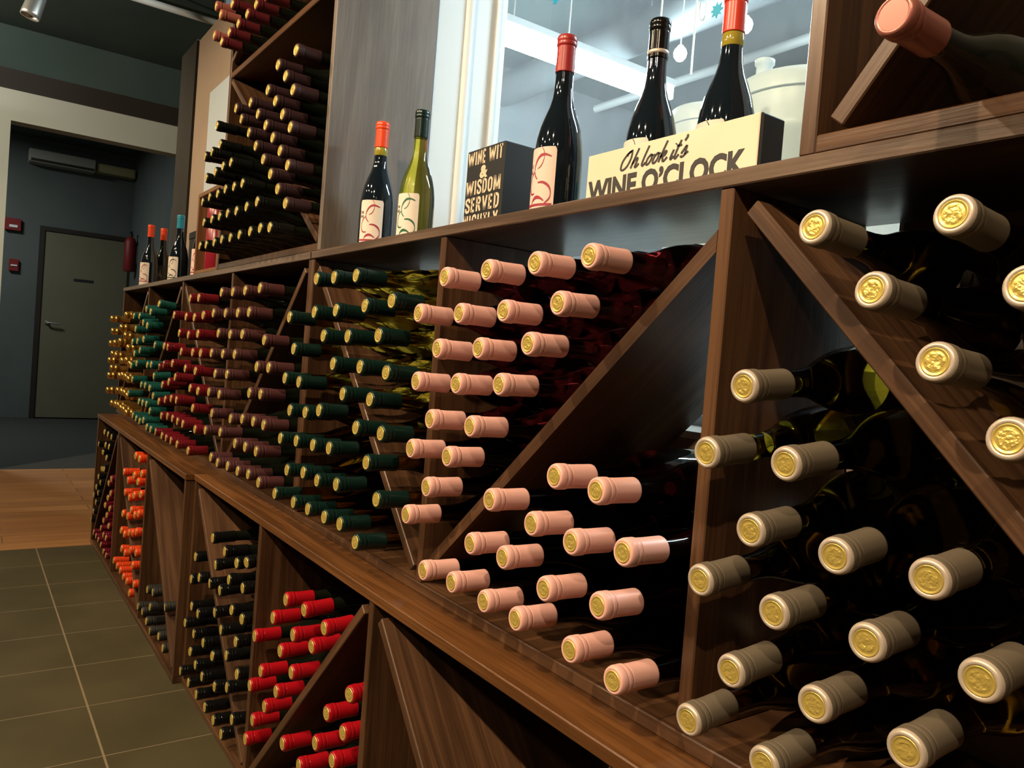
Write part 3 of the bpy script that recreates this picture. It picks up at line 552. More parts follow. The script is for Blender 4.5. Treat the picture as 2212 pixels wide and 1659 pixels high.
standing('red_wine_bottle', 'orange', G_NAVY, -1.650, .10, R_(-45), 'orange capped dark bottle standing left of the green capped one by the window', LABEL_IVORY, 'red', neck=True)
standing('white_wine_bottle', 'green', G_YELLOW, -1.503, .122, R_(-60), 'yellow green wine bottle with green capsule standing by the white window frame', LABEL_IVORY, 'green')
standing('red_wine_bottle', 'wax', G_NAVY, -.989, .10, R_(-82), 'red wax topped dark bottle between the black block and the cream sign', LABEL_PINK, 'red')
standing('red_wine_bottle', 'black', G_NAVY, -.845, .16, R_(-90), 'black capped dark bottle standing behind the middle of the cream sign', LABEL_IVORY, 'brown', band=True)
standing('red_wine_bottle', 'redfoil', G_NAVY, -.711, .166, R_(-92), 'red foiled dark bottle standing behind the right end of the cream sign', LABEL_IVORY, 'brown', neck=True)
standing('red_wine_bottle', 'orange', G_NAVY, -4.075, .06, R_(-50), 'orange capped bottle with white label at the far end of the counter', LABEL_IVORY, 'red', word=None)
standing('red_wine_bottle', 'orange', G_DARK, -4.135, .128, R_(-26), 'orange capped bottle with dark engraved label at the far end of the counter', LABEL_DARK, 'gilt', art='trees', word=None)
standing('red_wine_bottle', 'tealtop', G_NAVY, -3.599, .09, R_(-54), 'turquoise capped dark bottle on the counter left of the crate', LABEL_IVORY, 'blue', word=None)
standing('red_wine_bottle', 'black', G_DARK, -3.165, .085, R_(-54), 'dark bottle with red striped label standing against the crate', LABEL_PINK, 'red', word=None)

# black gift box behind the turquoise bottle
t = thing('gift_box', 'tall plain black box behind the turquoise capped bottle', 'box', (-3.55, .19, ZC))
MB().cbox(-.10, .10, -.05, .05, 0, .205, .002).build('box_body', BLACKP, t); MB().cbox(-.102, .102, -.052, .052, .205, .235, .002).build('box_lid', BLACKP, t)
# pine crate with a red gift tube in it
t = thing('wooden_crate', 'open orange brown wooden crate standing left of the tall case', 'crate', (-2.775, 0, ZC))
board('side_panel', t, 2, -2.926, -2.911, .002, .22, ZC, 1.548, CRATE); board('side_panel', t, 2, -2.634, -2.619, .002, .22, ZC, 1.548, CRATE)
board('top_board', t, 0, -2.911, -2.634, .002, .22, 1.533, 1.548, CRATE); board('bottom_board', t, 0, -2.911, -2.634, .002, .22, ZC, ZC+.012, CRATE)
board('back_panel', t, 2, -2.911, -2.634, .21, .22, ZC+.012, 1.533, CRATE)
TUBE_RED = mat('red_gift_tube', (.26, .012, .025), .28)
t = thing('gift_tube', 'shiny red cylindrical gift tube standing in the wooden crate', 'gift tube', (-2.845, .056, ZC+.012))
MB().lathe([(0,.037),(.002,.038),(.17,.038),(.171,.037)], 32).build('tube_body', TUBE_RED, t)
MB().lathe([(.171,.0385),(.225,.0385),(.228,.036)], 32).build('tube_lid', TUBE_RED, t)

# ------------------------------------------------------------------ the two box signs
CREAM = noisy('cream_paint', (.82, .67, .50), (.87, .73, .57), 9, .5)
CHAR = mat('charcoal_letter_paint', (.045, .043, .045), .6)
IVL = mat('ivory_letter_paint', (.72, .58, .42), .6)
SGN = (-.717, .06, ZC)
t = thing('box_sign', 'long cream box sign with wine clock lettering in front of the bottles', 'sign', SGN)
MB().cbox(-.149, .149, .001, .042, 0, .0805, .002).build('box_body', BLACKP, t)
MB().cbox(-.147, .147, -.0012, .001, .001, .0795, .001).build('front_face', CREAM, t)
me = text_mesh('lettering', "WINE O\u2019CLOCK", -.142, .132, .0105, .0425, CHAR, .036)
obj('lettering', me, t, (0, -.0013, 0))
mb = MB(); K = .0123
def sgl(P, closed=False, w=.20):
    pp = smoothpts(P, 6, closed)
    sh = [(x+.36*y, y) for x, y in pp]
    mb.ribbon(sh, w, lambda x, y, h: (-.0805+x*.0149, -h, .0485+y*K), .0006)
sgl([(1.0,1.95),(.45,1.6),(.1,.9),(.2,.15),(.55,0),(.95,.35),(1.1,1.1),(.95,1.8),(.6,1.75),(.5,1.4)])
sgl([(1.75,2.0),(1.62,1.0),(1.52,0)]); sgl([(1.55,.4),(1.8,.9),(2.02,.95),(2.05,.6),(2.0,.1),(2.2,.05),(2.4,.35)])
sgl([(3.0,2.0),(2.88,1.0),(2.86,.2),(3.05,.0),(3.25,.3)])
sgl([(3.6,.98),(3.38,.6),(3.42,.08),(3.7,.05),(3.88,.5),(3.75,.95),(3.6,.98)]); sgl([(3.75,.95),(3.98,.85),(4.15,.9)])
sgl([(4.4,.98),(4.18,.6),(4.22,.08),(4.5,.05),(4.68,.5),(4.55,.95),(4.4,.98)]); sgl([(4.55,.95),(4.8,.9)])
sgl([(5.15,2.05),(5.02,1.0),(4.94,0)]); sgl([(4.98,.45),(5.25,.95),(5.5,.95),(5.42,.6),(5.1,.5),(5.3,.3),(5.42,.02),(5.62,.05),(5.8,.35)])
sgl([(6.35,.95),(6.26,.3),(6.36,.0),(6.58,.3)]); sgl([(6.38,1.42),(6.41,1.5)], w=.26)
sgl([(6.85,1.75),(6.72,.7),(6.74,.1),(6.92,.02),(7.12,.35)]); sgl([(6.55,1.22),(7.1,1.25)])
sgl([(7.32,2.15),(7.42,1.95),(7.28,1.6)], w=.22)
sgl([(7.4,.35),(7.72,1.05),(7.8,.6),(7.85,.2),(7.6,0),(7.4,.15)]); sgl([(7.85,.2),(8.12,.45)])
mb.build('script_lettering', CHAR, t, (0, -.0013, 0))
t = thing('box_sign', 'square black block sign with ivory capitals beside the window frame', 'sign', (-1.142, .06, ZC))
MB().cbox(-.0585, .0585, 0, .075, 0, .1445, .002).build('box_body', BLACKP, t)
GL = {'W': (1.5, [[(.0,1),(.23,0)],[(.23,0),(.5,.95)],[(.5,.95),(.77,0)],[(.77,0),(1,1)]]), 'I': (.36, [[(.5,0),(.5,1)]]), 'N': (.95, [[(.08,0),(.08,1)],[(.08,1),(.92,0)],[(.92,0),(.92,1)]]),
 'E': (.72, [[(.1,0),(.1,1)],[(.1,.93),(1,.93)],[(.1,.5),(.9,.5)],[(.1,.07),(1,.07)]]), 'T': (.78, [[(.5,0),(.5,1)],[(-.05,.92),(1.05,.92)]]),
 'S': (.85, ['c',(.95,.70),(.93,.88),(.5,.95),(.08,.86),(.08,.66),(.5,.52),(.93,.36),(.92,.13),(.5,.05),(.07,.13),(.05,.32)]), 'D': (.9, [[(.1,0),(.1,1)],['c',(.1,.93),(.6,.92),(.9,.75),(.9,.25),(.6,.08),(.1,.07)]]),
 'O': (.92, ['c',(.5,.95),(.12,.82),(.08,.5),(.12,.18),(.5,.05),(.88,.18),(.92,.5),(.88,.82),(.5,.95)]), 'M': (1.35, [[(.06,0),(.06,1)],[(.1,1),(.5,.05)],[(.5,.05),(.9,1)],[(.94,0),(.94,1)]]),
 'R': (.9, [[(.1,0),(.1,1)],['c',(.1,.93),(.7,.92),(.9,.74),(.7,.55),(.1,.52)],[(.5,.5),(.95,0)]]), 'V': (.95, [[(.04,1),(.5,.02)],[(.5,.02),(.96,1)]]),
 'G': (.92, ['c',(.92,.68),(.86,.88),(.5,.95),(.12,.82),(.08,.5),(.12,.18),(.5,.05),(.88,.16),(.92,.44),(.55,.45)]), 'H': (.92, [[(.1,0),(.1,1)],[(.9,0),(.9,1)],[(.1,.5),(.9,.5)]]),
 'L': (.72, [[(.1,0),(.1,1)],[(.1,.07),(1,.07)]]), 'Y': (.95, [[(.02,1),(.5,.45)],[(.98,1),(.5,.45)],[(.5,0),(.5,.5)]]), ' ': (.35, []),
 '&': (.9, ['c',(1.0,.02),(.5,.50),(.25,.78),(.5,.96),(.72,.78),(.4,.52),(.08,.26),(.3,.04),(.7,.10),(.98,.45)])}
def block_text(body, x0, x1, z0, z1):
    gap = .24; tot = sum(GL[ch][0] for ch in body)+gap*(len(body)-1); k = (x1-x0)/tot; mb = MB(); x = x0; hh = z1-z0
    for ch in body:
        wd, strokes = GL[ch]; w_ = wd*k; sw = .275*k
        if strokes and strokes[0] == 'c': strokes = [strokes]
        for P in strokes:
            pp = smoothpts(P[1:], 5) if P[0] == 'c' else P
            q = [(x+sw*.3+px*(w_-sw*.6), z0+pz*hh) for px, pz in pp]
            mb.ribbon(q, sw if P[0] == 'c' or abs(q[0][0]-q[-1][0]) < abs(q[0][1]-q[-1][1]) else hh*.19, lambda a, b_, h: (a, -h, b_), .0006)
        x += w_+gap*k
    return mb
for wd, x0, x1, z0, z1 in (('WINE WIT', -.053, .054, .1165, .1400), ('&', -.0125, .0125, .0905, .1130), ('WISDOM', -.053, .054, .0645, .0890), ('SERVED', -.052, .053, .0345, .0590), ('NIGHTLY', -.055, .053, .006, .0290)):
    if wd == '&': obj('lettering', text_mesh('lettering', wd, x0, x1, z0, z1, IVL, .05), t, (0, -.0002, 0))
    else: block_text(wd, x0, x1, z0, z1).build('lettering', IVL, t, (0, -.0002, 0))

# ------------------------------------------------------------------ building shell
def st(name, mb, m, parent=None):
    o = mb.build(name, m, parent)
    if not parent: o['kind'] = 'structure'
    return o
TAN = noisy('tan_wall_paint', (.38, .285, .215), (.42, .32, .24), 3, .8)
WHITE = mat('white_trim_paint', (.78, .80, .80), .45)
OFFW = noisy('off_white_paint', (.46, .48, .41), (.50, .52, .45), 2, .8)
SLATE = noisy('slate_blue_paint', (.092, .108, .104), (.108, .124, .120), 2, .8)
CEIL = noisy('dark_ceiling_paint', (.040, .066, .060), (.054, .084, .077), 1.5, .85)
GREYW = noisy('grey_backroom_paint', (.12, .135, .14), (.15, .165, .17), 1.5, .8)
DARKW = mat('dark_trim', (.022, .017, .012), .6)
def tile_mat():
    m, nt, b = newmat('slate_floor_tile')
    tc = node(nt, 'ShaderNodeTexCoord'); sx = node(nt, 'ShaderNodeSeparateXYZ'); nt.links.new(tc.outputs['Object'], sx.inputs[0])
    outs = []
    for k, (o0, p) in enumerate(((4.195, .3035), (.324, .3035))):
        a = node(nt, 'ShaderNodeMath', operation='ADD'); a.inputs[1].default_value = o0+30*p
        d = node(nt, 'ShaderNodeMath', operation='DIVIDE'); d.inputs[1].default_value = p
        f = node(nt, 'ShaderNodeMath', operation='FRACT'); s = node(nt, 'ShaderNodeMath', operation='SUBTRACT'); s.inputs[1].default_value = .5
        ab = node(nt, 'ShaderNodeMath', operation='ABSOLUTE'); g = node(nt, 'ShaderNodeMath', operation='GREATER_THAN'); g.inputs[1].default_value = .5-(.0045, .0085)[k]
        nt.links.new(sx.outputs[k], a.inputs[0]); nt.links.new(a.outputs[0], d.inputs[0]); nt.links.new(d.outputs[0], f.inputs[0])
        nt.links.new(f.outputs[0], s.inputs[0]); nt.links.new(s.outputs[0], ab.inputs[0]); nt.links.new(ab.outputs[0], g.inputs[0]); outs.append(g)
    mx = node(nt, 'ShaderNodeMath', operation='MAXIMUM'); nt.links.new(outs[0].outputs[0], mx.inputs[0]); nt.links.new(outs[1].outputs[0], mx.inputs[1])
    n = node(nt, 'ShaderNodeTexNoise'); n.inputs['Scale'].default_value = 3.5; n.inputs['Detail'].default_value = 8; nt.links.new(tc.outputs['Object'], n.inputs['Vector'])
    r = ramp(nt, n.outputs['Fac'], [(.3, (.055, .047, .022)), (.7, (.082, .068, .034))])
    mi = node(nt, 'ShaderNodeMix', data_type='RGBA'); nt.links.new(mx.outputs[0], mi.inputs['Factor']); nt.links.new(r.outputs['Color'], mi.inputs['A']); mi.inputs['B'].default_value = (.24, .19, .12, 1)
    nt.links.new(mi.outputs['Result'], b.inputs['Base Color']); b.inputs['Roughness'].default_value = .55; b.inputs['Specular IOR Level'].default_value = .3
    bp = node(nt, 'ShaderNodeBump'); bp.inputs['Strength'].default_value = .3; bp.inputs['Distance'].default_value = .003; bp.invert = True
    nt.links.new(mx.outputs[0], bp.inputs['Height']); nt.links.new(bp.outputs[0], b.inputs['Normal'])
    return m
def plank_mat():
    m, nt, b = newmat('oak_plank_floor')
    mp = coords(nt, (1, 1, 1), False); mp.inputs['Rotation'].default_value = (0, 0, PI/2)
    br = node(nt, 'ShaderNodeTexBrick'); br.inputs['Color1'].default_value = (.32, .15, .052, 1); br.inputs['Color2'].default_value = (.45, .22, .08, 1); br.inputs['Mortar'].default_value = (.19, .085, .03, 1)
    br.inputs['Scale'].default_value = 1; br.inputs['Brick Width'].default_value = .9; br.inputs['Row Height'].default_value = .14; br.inputs['Mortar Size'].default_value = .003
    nt.links.new(mp.outputs[0], br.inputs['Vector'])
    n = node(nt, 'ShaderNodeTexNoise'); n.inputs['Scale'].default_value = 1; n.inputs['Detail'].default_value = 5
    mp2 = coords(nt, (30, 2, 2), False); nt.links.new(mp2.outputs[0], n.inputs['Vector'])
    mi = node(nt, 'ShaderNodeMix', data_type='RGBA', blend_type='MULTIPLY'); mi.inputs['Factor'].default_value = .55
    r = ramp(nt, n.outputs['Fac'], [(.3, (.55, .5, .45)), (.7, (1, 1, 1))])
    nt.links.new(br.outputs['Color'], mi.inputs['A']); nt.links.new(r.outputs['Color'], mi.inputs['B']); nt.links.new(mi.outputs['Result'], b.inputs['Base Color'])
    b.inputs['Roughness'].default_value = .45
    return m
st('floor', MB().box(-4.195, 3, -4, .45, -.05, 0), tile_mat())
st('floor', MB().box(-6.55, -4.195, -4, 2.5, -.05, 0), plank_mat())
st('floor', MB().box(-10.35, -6.55, -4, 2.5, -.05, -.002), noisy('dark_carpet', (.030, .032, .030), (.045, .047, .044), 60, .95))
st('floor', MB().box(-4.195, 3, .45, 6.1, -.05, 0), mat('grey_backroom_floor', (.25, .26, .26), .6))
st('ceiling', MB().box(-10.4, 3.1, -4.1, 6.1, 3.1, 3.2), CEIL)
# wall behind the racks with its window opening
WX0, WX1, WZ0, WZ1 = -1.735, -.505, .945, 2.45
st('wall_back', MB().box(-4.27, WX0, .262, .45, 0, 2.555).box(WX1, 3, .262, .45, 0, 2.555).box(WX0, WX1, .262, .45, 0, WZ0).box(WX0, WX1, .262, .45, WZ1, 2.555), TAN)
st('trim_1', MB().box(-4.60, -4.272, .25, .36, 0, 2.56), DARKW)
st('trim_2', MB().box(-3.94, -2.72, .2525, .2615, ZC, 2.21), mat('cool_lit_white', (.60, .70, .78), .5))  # stands for the bright wall patch; cool light tint put into its colour
w = thing('window_1', None, None, (-.47, .44, WZ0)); w['kind'] = 'structure'
def sill_glass():
    m = bpy.data.materials.new('dusty_window_glass'); m.use_nodes = True; nt = m.node_tree; nt.nodes.clear()
    out = node(nt, 'ShaderNodeOutputMaterial'); tr = node(nt, 'ShaderNodeBsdfTransparent'); tr.inputs[0].default_value = (.93, .97, .97, 1)
    gl = node(nt, 'ShaderNodeBsdfGlossy'); gl.inputs['Roughness'].default_value = .02
    tl = node(nt, 'ShaderNodeBsdfTranslucent'); tl.inputs[0].default_value = (.9, .95, 1, 1)
    lw = node(nt, 'ShaderNodeLayerWeight'); lw.inputs[0].default_value = .5; pw = node(nt, 'ShaderNodeMath', operation='POWER'); pw.inputs[1].default_value = 5; fr = node(nt, 'ShaderNodeMath', operation='MULTIPLY_ADD'); fr.inputs[1].default_value = .6; fr.inputs[2].default_value = .025; nt.links.new(lw.outputs['Facing'], pw.inputs[0]); nt.links.new(pw.outputs[0], fr.inputs[0])
    m1 = node(nt, 'ShaderNodeMixShader'); m2 = node(nt, 'ShaderNodeMixShader')
    n = node(nt, 'ShaderNodeTexNoise'); mp = coords(nt, (14, 1, 2.5), False); n.inputs['Detail'].default_value = 5; nt.links.new(mp.outputs[0], n.inputs['Vector'])
    mr = node(nt, 'ShaderNodeMapRange'); mr.inputs['To Min'].default_value = .05; mr.inputs['To Max'].default_value = .10
    nt.links.new(n.outputs['Fac'], mr.inputs['Value']); nt.links.new(mr.outputs[0], m1.inputs[0])
    nt.links.new(tr.outputs[0], m1.inputs[1]); nt.links.new(tl.outputs[0], m1.inputs[2])
    nt.links.new(fr.outputs[0], m2.inputs[0]); nt.links.new(m1.outputs[0], m2.inputs[1]); nt.links.new(gl.outputs[0], m2.inputs[2])
    nt.links.new(m2.outputs[0], out.inputs[0]); return m
fx0, fx1 = WX0+.47, WX1+.47
h = WZ1-WZ0
f = MB().box(fx0, fx0+.02, -.012, .015, 0, h); f.box(fx1-.02, fx1, -.012, .015, 0, h); f.box(fx0+.02, fx1-.02, -.012, .015, 0, .022); f.box(fx0+.02, fx1-.02, -.012, .015, h-.02, h)
f.build('window_frame', WHITE, w)
MB().box(fx0+.02, fx1-.02, -.004, .002, .022, h-.02).build('window_pane', sill_glass(), w)
j = MB().box(fx0+.0005, fx0+.006, -.177, -.012, .012, h); j.box(fx1-.006, fx1-.0005, -.177, -.012, .012, h); j.box(fx0+.006, fx1-.006, -.177, -.012, h-.006, h)
j.lathe([(.012, .012), (h, .012)], 12, (fx0+.006, -.088, 0)); j.build('window_jamb', WHITE, w)
MB().box(fx0+.0005, fx1-.0005, -.177, -.012, .0005, .012).box(fx0+.02, fx1-.02, -.05, -.012, .012, .030).build('window_sill', WHITE, w)
# snowflake clings on the pane
SNOW = mat('turquoise_glitter', (.015, .40, .68), .4)
def flake(label, x, z, r):
    mb = MB(); pts = []
    for k in range(16):
        a = PI*k/8; q = r*(1 if k % 2 == 0 else .55); pts.append((q*math.cos(a), q*math.sin(a)))
    vs = [(p[0], y, p[1]) for y in (0, .0015) for p in pts]
    mb.add(vs, [tuple(range(15, -1, -1)), tuple(range(16, 32))]+[(k, (k+1) % 16, 16+(k+1) % 16, 16+k) for k in range(16)])
    prop(mb.build('snowflake_decoration', SNOW, None, (x, .4342, z)), label, 'decoration', 'turquoise window decorations')
flake('turquoise snowflake stuck on the glass beside the red foiled bottle', -.986, 1.712, .015)
flake('turquoise snowflake stuck high on the glass above the red wax topped bottle', -1.482, 1.897, .0135)

# room beyond the glass
st('wall_rear', MB().box(-4.65, 3, 6, 6.1, 0, 3.1), GREYW)
st('wall_partition', MB().box(-4.65, -4.61, .46, 6, 0, 3.1), GREYW)
st('wall_right', MB().box(3, 3.1, -4.1, 6.1, 0, 3.1), TAN)
st('wall_front', MB().box(-10.4, 3, -4.1, -4, 0, 3.1), TAN)
DIFF = mat('fluorescent_diffuser', (.9, .9, .9), .4, emit=(.80, .93, 1.0), es=195)
HOUS = mat('white_enamel', (.75, .77, .77), .4)
def ceiling_light(label, x):
    t = thing('ceiling_light', label, 'ceiling light', (x, 1.89, 2.63), 'fluorescent ceiling lights')
    pr = [(.0,-.07),(.03,-.062),(.052,-.04),(.062,-.01),(.062,.012)]
    vs = []; fs = []; full = [(-a, b) for a, b in pr[::-1]]+pr[1:]
    for y in (-.60, .60): vs += [(a, y, b) for a, b in full]
    n = len(full); fs = [(k, k+1, n+k+1, n+k) for k in range(n-1)]+[tuple(range(n-1, -1, -1)), tuple(range(n, 2*n)), (n-1, 0, n, 2*n-1)]
    MB().add(vs, fs).build('diffuser', DIFF, t)
    MB().cbox(-.066, .066, -.62, .62, .0122, .05, .003).build('housing', HOUS, t)
    for y in (-.6, .6): MB().cbox(-.064, .064, y*1.0-.012 if y < 0 else y+.0005, y-.0005 if y < 0 else y+.012, -.06, .012, .004).build('end_cap', HOUS, t)
    for y in (-.45, .45): MB().tube([(0, y, .05), (0, y, .47)], .004).build('hanger_rod', HOUS, t)
ceiling_light('bright fluorescent tube light glowing behind the window', -3.17)
ceiling_light('unseen fluorescent light added in the back room to brighten the window jamb', -.55)  # out of view, added so the window jamb is lit
CON = mat('pale_conduit', (.80, .82, .78), .45)
def pipe(name, label, pts, r, m, cat='conduit'):
    c = Vector(pts[0]); prop(MB().tube([Vector(p)-c for p in pts], r).build(name, m, None, c), label, cat)
pipe('ceiling_conduit', 'pale conduit running across the dark front ceiling to the tan wall', [(-5.215, -3.9, 3.03), (-5.215, 5.5, 3.03)], .022, CON)
pipe('ceiling_conduit', 'pale conduit crossing the back room ceiling behind the bottles', [(-4.6, 3.2, 3.02), (2.9, 3.2, 3.02)], .03, CON)
pipe('air_duct', 'broad grey duct under the back room ceiling', [(-4.6, 2.35, 2.93), (2.9, 2.35, 2.93)], .11, mat('galvanised_duct', (.20, .225, .23), .5, .3), 'duct')
for lab, x, z in (('thin hanging wire behind the red wax topped bottle', -2.155, 2.15), ('thin hanging wire behind the black capped bottle', -1.711, 2.0), ('thin hanging wire left of the turquoise snowflake', -1.571, 1.90)):
    pipe('hanging_wire', lab, [(x, 1.0, z), (x, 1.0, 3.098)], .0028, CON, 'wire')
pipe('wire_link', 'small oval link on a thin wire near the turquoise snowflake', [(-1.533, 1.0, 3.098), (-1.533, 1.0, 2.12)]+[(-1.545+.012*math.cos(a*PI/6), 1.0, 2.08+.035*math.sin(a*PI/6)) for a in range(13)], .003, CON, 'link')
BULB = mat('warm_bulb', (.9, .9, .9), .4, emit=(1, .97, .9), es=14)
def bulb(label, x, y, z):
    t = thing('pendant_bulb', label, 'lamp', (x, y, z), 'small round bulbs')
    MB().lathe([(-.035,.004),(-.03,.016),(-.015,.028),(.005,.032),(.022,.026),(.035,.014),(.04,.012)], 20).build('bulb', BULB, t)
    MB().tube([(0, 0, .04), (0, 0, 3.1-z)], .003).build('cord', CON, t)
bulb('small bright bulb right of the black capped bottle', -3.095+.45, 2.05, 2.56)
bulb('small bright bulb right of the red foiled bottle neck', -2.27, 2.05, 2.58)
# worktop and white tubs
PLAS = mat('white_plastic', (.80, .85, .86), .35); BLUE = mat('blue_label', (.01, .35, .55), .4)
t = thing('work_table', 'white worktop close behind the window glass', 'table', (-.6, .92, 0))
MB().cbox(-1.5, 1.3, -.42, .42, .955, .985, .003).build('tabletop', PLAS, t)
for x in (-1.42, 1.22):
    for y in (-.36, .3): MB().cbox(x-.03, x+.03, y-.03, y+.03, 0, .955, .003).build('leg', HOUS, t)
MB().cbox(-1.36, 1.16, -.30, .33, .35, .375, .003).build('lower_shelf', PLAS, t)
def tub(label, x, y, r, h, kind='bucket', blue=False):
    t = thing('plastic_tub', label, 'plastic tub', (x, y, .985), 'white tubs behind the glass')
    MB().lathe([(0,r*.86),(.004,r*.88),(h*.80,r*.96),(h*.81,r),(h*.84,r),(h*.85,r*.97),(h*.93,r*.985)], 36).build('tub_body', PLAS, t)
    MB().lathe([(h*.93,r*1.03),(h*.96,r*1.03),(h*.985,r*.97),(h,r*.6)], 36).build('lid', PLAS, t)
    if kind == 'spout': MB().lathe([(h,.02),(h+.02,.018),(h+.055,.018),(h+.056,.022),(h+.066,.022)], 16, (-r*.62, -.03, 0)).build('spout', PLAS, t)
    n = 24; mb = MB(); vs = []
    for k in range(13): a = R_(200+7*k); vs += [(r*.955*math.cos(a), r*.955*math.sin(a), h*.30), (r*.975*math.cos(a), r*.975*math.sin(a), h*.62)]
    if blue: mb.add(vs, [(2*k, 2*k+2, 2*k+3, 2*k+1) for k in range(12)], True).build('label', BLUE, t)
    else:
        for q in range(4): mb.tube([(r*.975*math.cos(R_(205+3*k)), r*.975*math.sin(R_(205+3*k)), h*(.25+.12*q)) for k in range(5)], .0015, 5)
        mb.build('measure_marks', INK, t)
    return t
tub('white lidded tub with a spout behind the right end of the cream sign', -1.06, .82, .145, .715, 'spout')
tub('taller white tub with a blue label beside the right hand case', -.80, .70, .13, .72, blue=True)
tub('smaller white tub seen between the black and red capped bottles', -1.36, .86, .10, .735)

# far end of the front room
st('wall_portal', MB().box(-6.68, -6.55, -4, -.445, 0, 2.665).box(-6.68, -6.55, -.445, 2.5, 2.452, 2.665), OFFW)
st('trim_4', MB().box(-6.72, -6.53, -4, 2.5, 2.665, 2.80), DARKW)
st('wall_soffit', MB().box(-6.68, -6.56, -4, 2.5, 2.80, 3.1), CEIL)
st('wall_left', MB().box(-10.35, -10.2, -4, 2.5, 0, 3.1), SLATE)
st('wall_corridor', MB().box(-10.2, -6.72, .93, 1.0, 0, 3.1), SLATE)
st('wall_side', MB().box(-6.55, -4.65, 2.4, 2.5, 0, 3.1), SLATE)
d = thing('door_1', None, None, (-10.2, .46, 0)); d['kind'] = 'structure'
DOORM = noisy('olive_beige_door', (.155, .145, .095), (.17, .16, .105), 2, .6)
MB().cbox(.003, .03, -.405, .445, .012, 2.10, .002).build('door_leaf', DOORM, d)
MB().box(.0, .045, -.455, -.407, 0, 2.15).box(.0, .045, .447, .468, 0, 2.15).box(.0, .045, -.407, .447, 2.102, 2.15).build('door_frame', DARKW, d)
METAL = mat('brushed_metal', (.55, .53, .48), .35, .8)
hd = MB().lathe([(0,.026),(.008,.026),(.012,.012),(.05,.011)], 20).mesh('door_handle', METAL); hd.transform(Matrix.Rotation(PI/2, 4, 'Y'))
h = obj('door_handle', hd, d, (.03, -.335, 1.08)); MB().tube([(.045, 0, 0), (.052, .03, 0), (.052, .115, -.004)], .010).build('lever', METAL, h)
pl = MB().cbox(.03, .034, -.10, .10, 1.575, 1.605, .001).build('door_plaque', BLACKP, d); pl['label'] = 'small dark name plate'
RED = mat('alarm_red', (.20, .012, .012), .5)
t = thing('fire_alarm', 'dark red fire alarm box on the far wall left of the door', 'alarm', (-10.2, -.25, 2.12))
MB().cbox(.0, .05, -.075, .075, -.065, .065, .004).build('alarm_body', RED, t); MB().cbox(.05, .06, -.035, .045, -.035, -.005, .004).build('strobe_lens', HOUS, t)
t = thing('alarm_pull', 'small red pull station under the fire alarm', 'alarm', (-10.2, -.22, 1.68))
MB().cbox(0, .04, -.045, .045, -.065, .065, .004).build('pull_body', RED, t); MB().cbox(.04, .05, -.03, .03, -.012, .004, .002).build('pull_bar', HOUS, t)
t = thing('fire_extinguisher', 'red fire extinguisher hanging on the corridor wall beyond the counter', 'fire extinguisher', (-9.75, .855, 1.73))
MB().lathe([(0,.055),(.01,.062),(.33,.062),(.37,.045),(.39,.02)], 24).build('cylinder', RED, t); MB().lathe([(.39,.022),(.43,.022),(.435,.015)], 16).build('valve', BLACKP, t)
MB().cbox(-.05, .05, -.012, .012, .435, .45, .003).build('handle', BLACKP, t); MB().cbox(-.03, .03, .0625, .074, .1, .3, .002).build('wall_bracket', METAL, t)
UNIT = mat('grey_unit', (.33, .33, .28), .6)
t = thing('wall_air_unit', 'long pale wall unit above the far door', 'air unit', (-10.2, .17, 2.81))
MB().cbox(.0, .2, -.32, .325, 0, .14, .01).build('unit_body', UNIT, t); MB().cbox(.2, .21, -.30, .305, .01, .035, .003).build('air_vent', DARKW, t)
t = thing('wall_box', 'yellowish box on the far wall beside the air unit', 'box', (-10.2, .71, 2.83))
MB().cbox(0, .16, -.205, .20, 0, .10, .006).build('box_body', mat('yellowish_box', (.36, .33, .17), .6), t); MB().cbox(.16, .166, -.19, .185, .01, .09, .002).build('box_cover', mat('yellowish_cover', (.38, .35, .18), .6), t)  # plain yellow base colour on box and cover
# track spotlight seen at top left
t = thing('track_spotlight', 'silver track spotlight head under the dark ceiling', 'spotlight', (-5.0, -.42, 2.76))
cm = MB().lathe([(0,.02),(.005,.036),(.03,.043),(.13,.047),(.15,.047),(.15,.041),(.135,.036)], 28).mesh('lamp_head', METAL)
cm.transform(Matrix.Translation((0, 0, .0)) @ Matrix.Rotation(R_(165), 4, 'X') @ Matrix.Translation((0, 0, -.07)))
obj('lamp_head', cm, t); MB().tube([(0, 0, .07), (0, 0, .31)], .008).build('stem', METAL, t); MB().cbox(-.05, .05, -.02, .02, .31, .34, .003).build('track_adapter', HOUS, t)

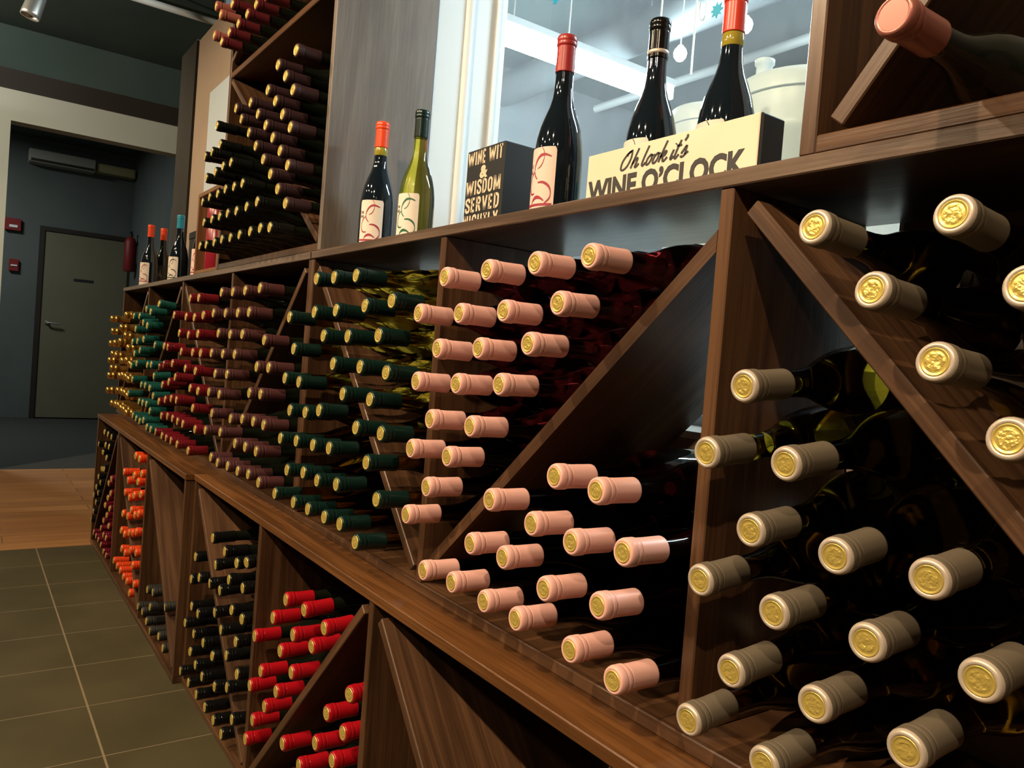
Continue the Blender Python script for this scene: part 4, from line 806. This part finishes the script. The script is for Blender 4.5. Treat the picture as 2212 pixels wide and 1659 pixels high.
# ------------------------------------------------------------------ light
def spot(x, y, z, tx, ty, tz, e, ang=100, c=(1.0, .70, .40), s=.025):
    l = bpy.data.lights.new('track_or_fill_lamp', 'SPOT'); l.energy = e; l.color = c; l.spot_size = R_(ang); l.spot_blend = .6; l.shadow_soft_size = s
    o = bpy.data.objects.new('track_or_fill_lamp', l); col.objects.link(o); o.location = (x, y, z)
    o.rotation_euler = (Vector((tx, ty, tz))-Vector((x, y, z))).to_track_quat('-Z', 'Y').to_euler()
for x, e in ((.9, 110), (-.4, 190), (-1.6, 165), (-2.8, 98), (-4.0, 76), (-5.2, 76)): spot(x, -1.75, 2.70, x, 0, .95, e, c=(1.0, .765, .49))
for x, y in ((.3, -2.6), (-1.0, -2.5), (-2.2, -2.6), (-3.4, -2.5)): spot(x, y, 2.85, x-.3, 0, 1.1, 22, c=(1.0, .80, .56))
spot(-4.6, -2.2, 2.7, -6.55, -.1, 2.4, 220, c=(1.0, .88, .70))  # extra unseen spot added to brighten the portal wall
l = bpy.data.lights.new('hall_fill_light', 'AREA'); l.energy = 45; l.size = .6; l.color = (.95, 1, .96); o = bpy.data.objects.new('hall_fill_light', l); col.objects.link(o); o.location = (-8.6, -1.3, 3.05)  # unseen area light added to lift the far hall
wd = bpy.data.worlds.new('world'); sc.world = wd; wd.use_nodes = True
wd.node_tree.nodes['Background'].inputs[0].default_value = (.6, .7, .8, 1); wd.node_tree.nodes['Background'].inputs[1].default_value = .004

# ------------------------------------------------------------------ camera
cd = bpy.data.cameras.new('camera'); cam = bpy.data.objects.new('camera', cd); col.objects.link(cam); sc.camera = cam
cd.sensor_fit = 'HORIZONTAL'; cd.sensor_width = 36; cd.lens = 36*1678.959/2212; cd.clip_start = .01
Rm = [[0.5768124, 0.8131196, 0.0782559], [0.0676444, 0.0479246, -0.9965578], [-0.814071, 0.5801205, -0.0273595]]
M = Matrix((( Rm[0][0], -Rm[1][0], -Rm[2][0]), (Rm[0][1], -Rm[1][1], -Rm[2][1]), (Rm[0][2], -Rm[1][2], -Rm[2][2])))
cam.rotation_mode = 'QUATERNION'; cam.rotation_quaternion = M.to_quaternion(); cam.location = (0, -.66, 1.041)

vs = sc.view_settings; vs.view_transform = 'Standard'; vs.look = 'None'; vs.gamma = 1; vs.exposure = 0.0; vs.use_curve_mapping = False
cy = sc.cycles; cy.max_bounces = 8; cy.diffuse_bounces = 3; cy.glossy_bounces = 3; cy.transmission_bounces = 7; cy.transparent_max_bounces = 8
cy.caustics_refractive = False; cy.caustics_reflective = False; cy.sample_clamp_indirect = 4; cy.use_denoising = True
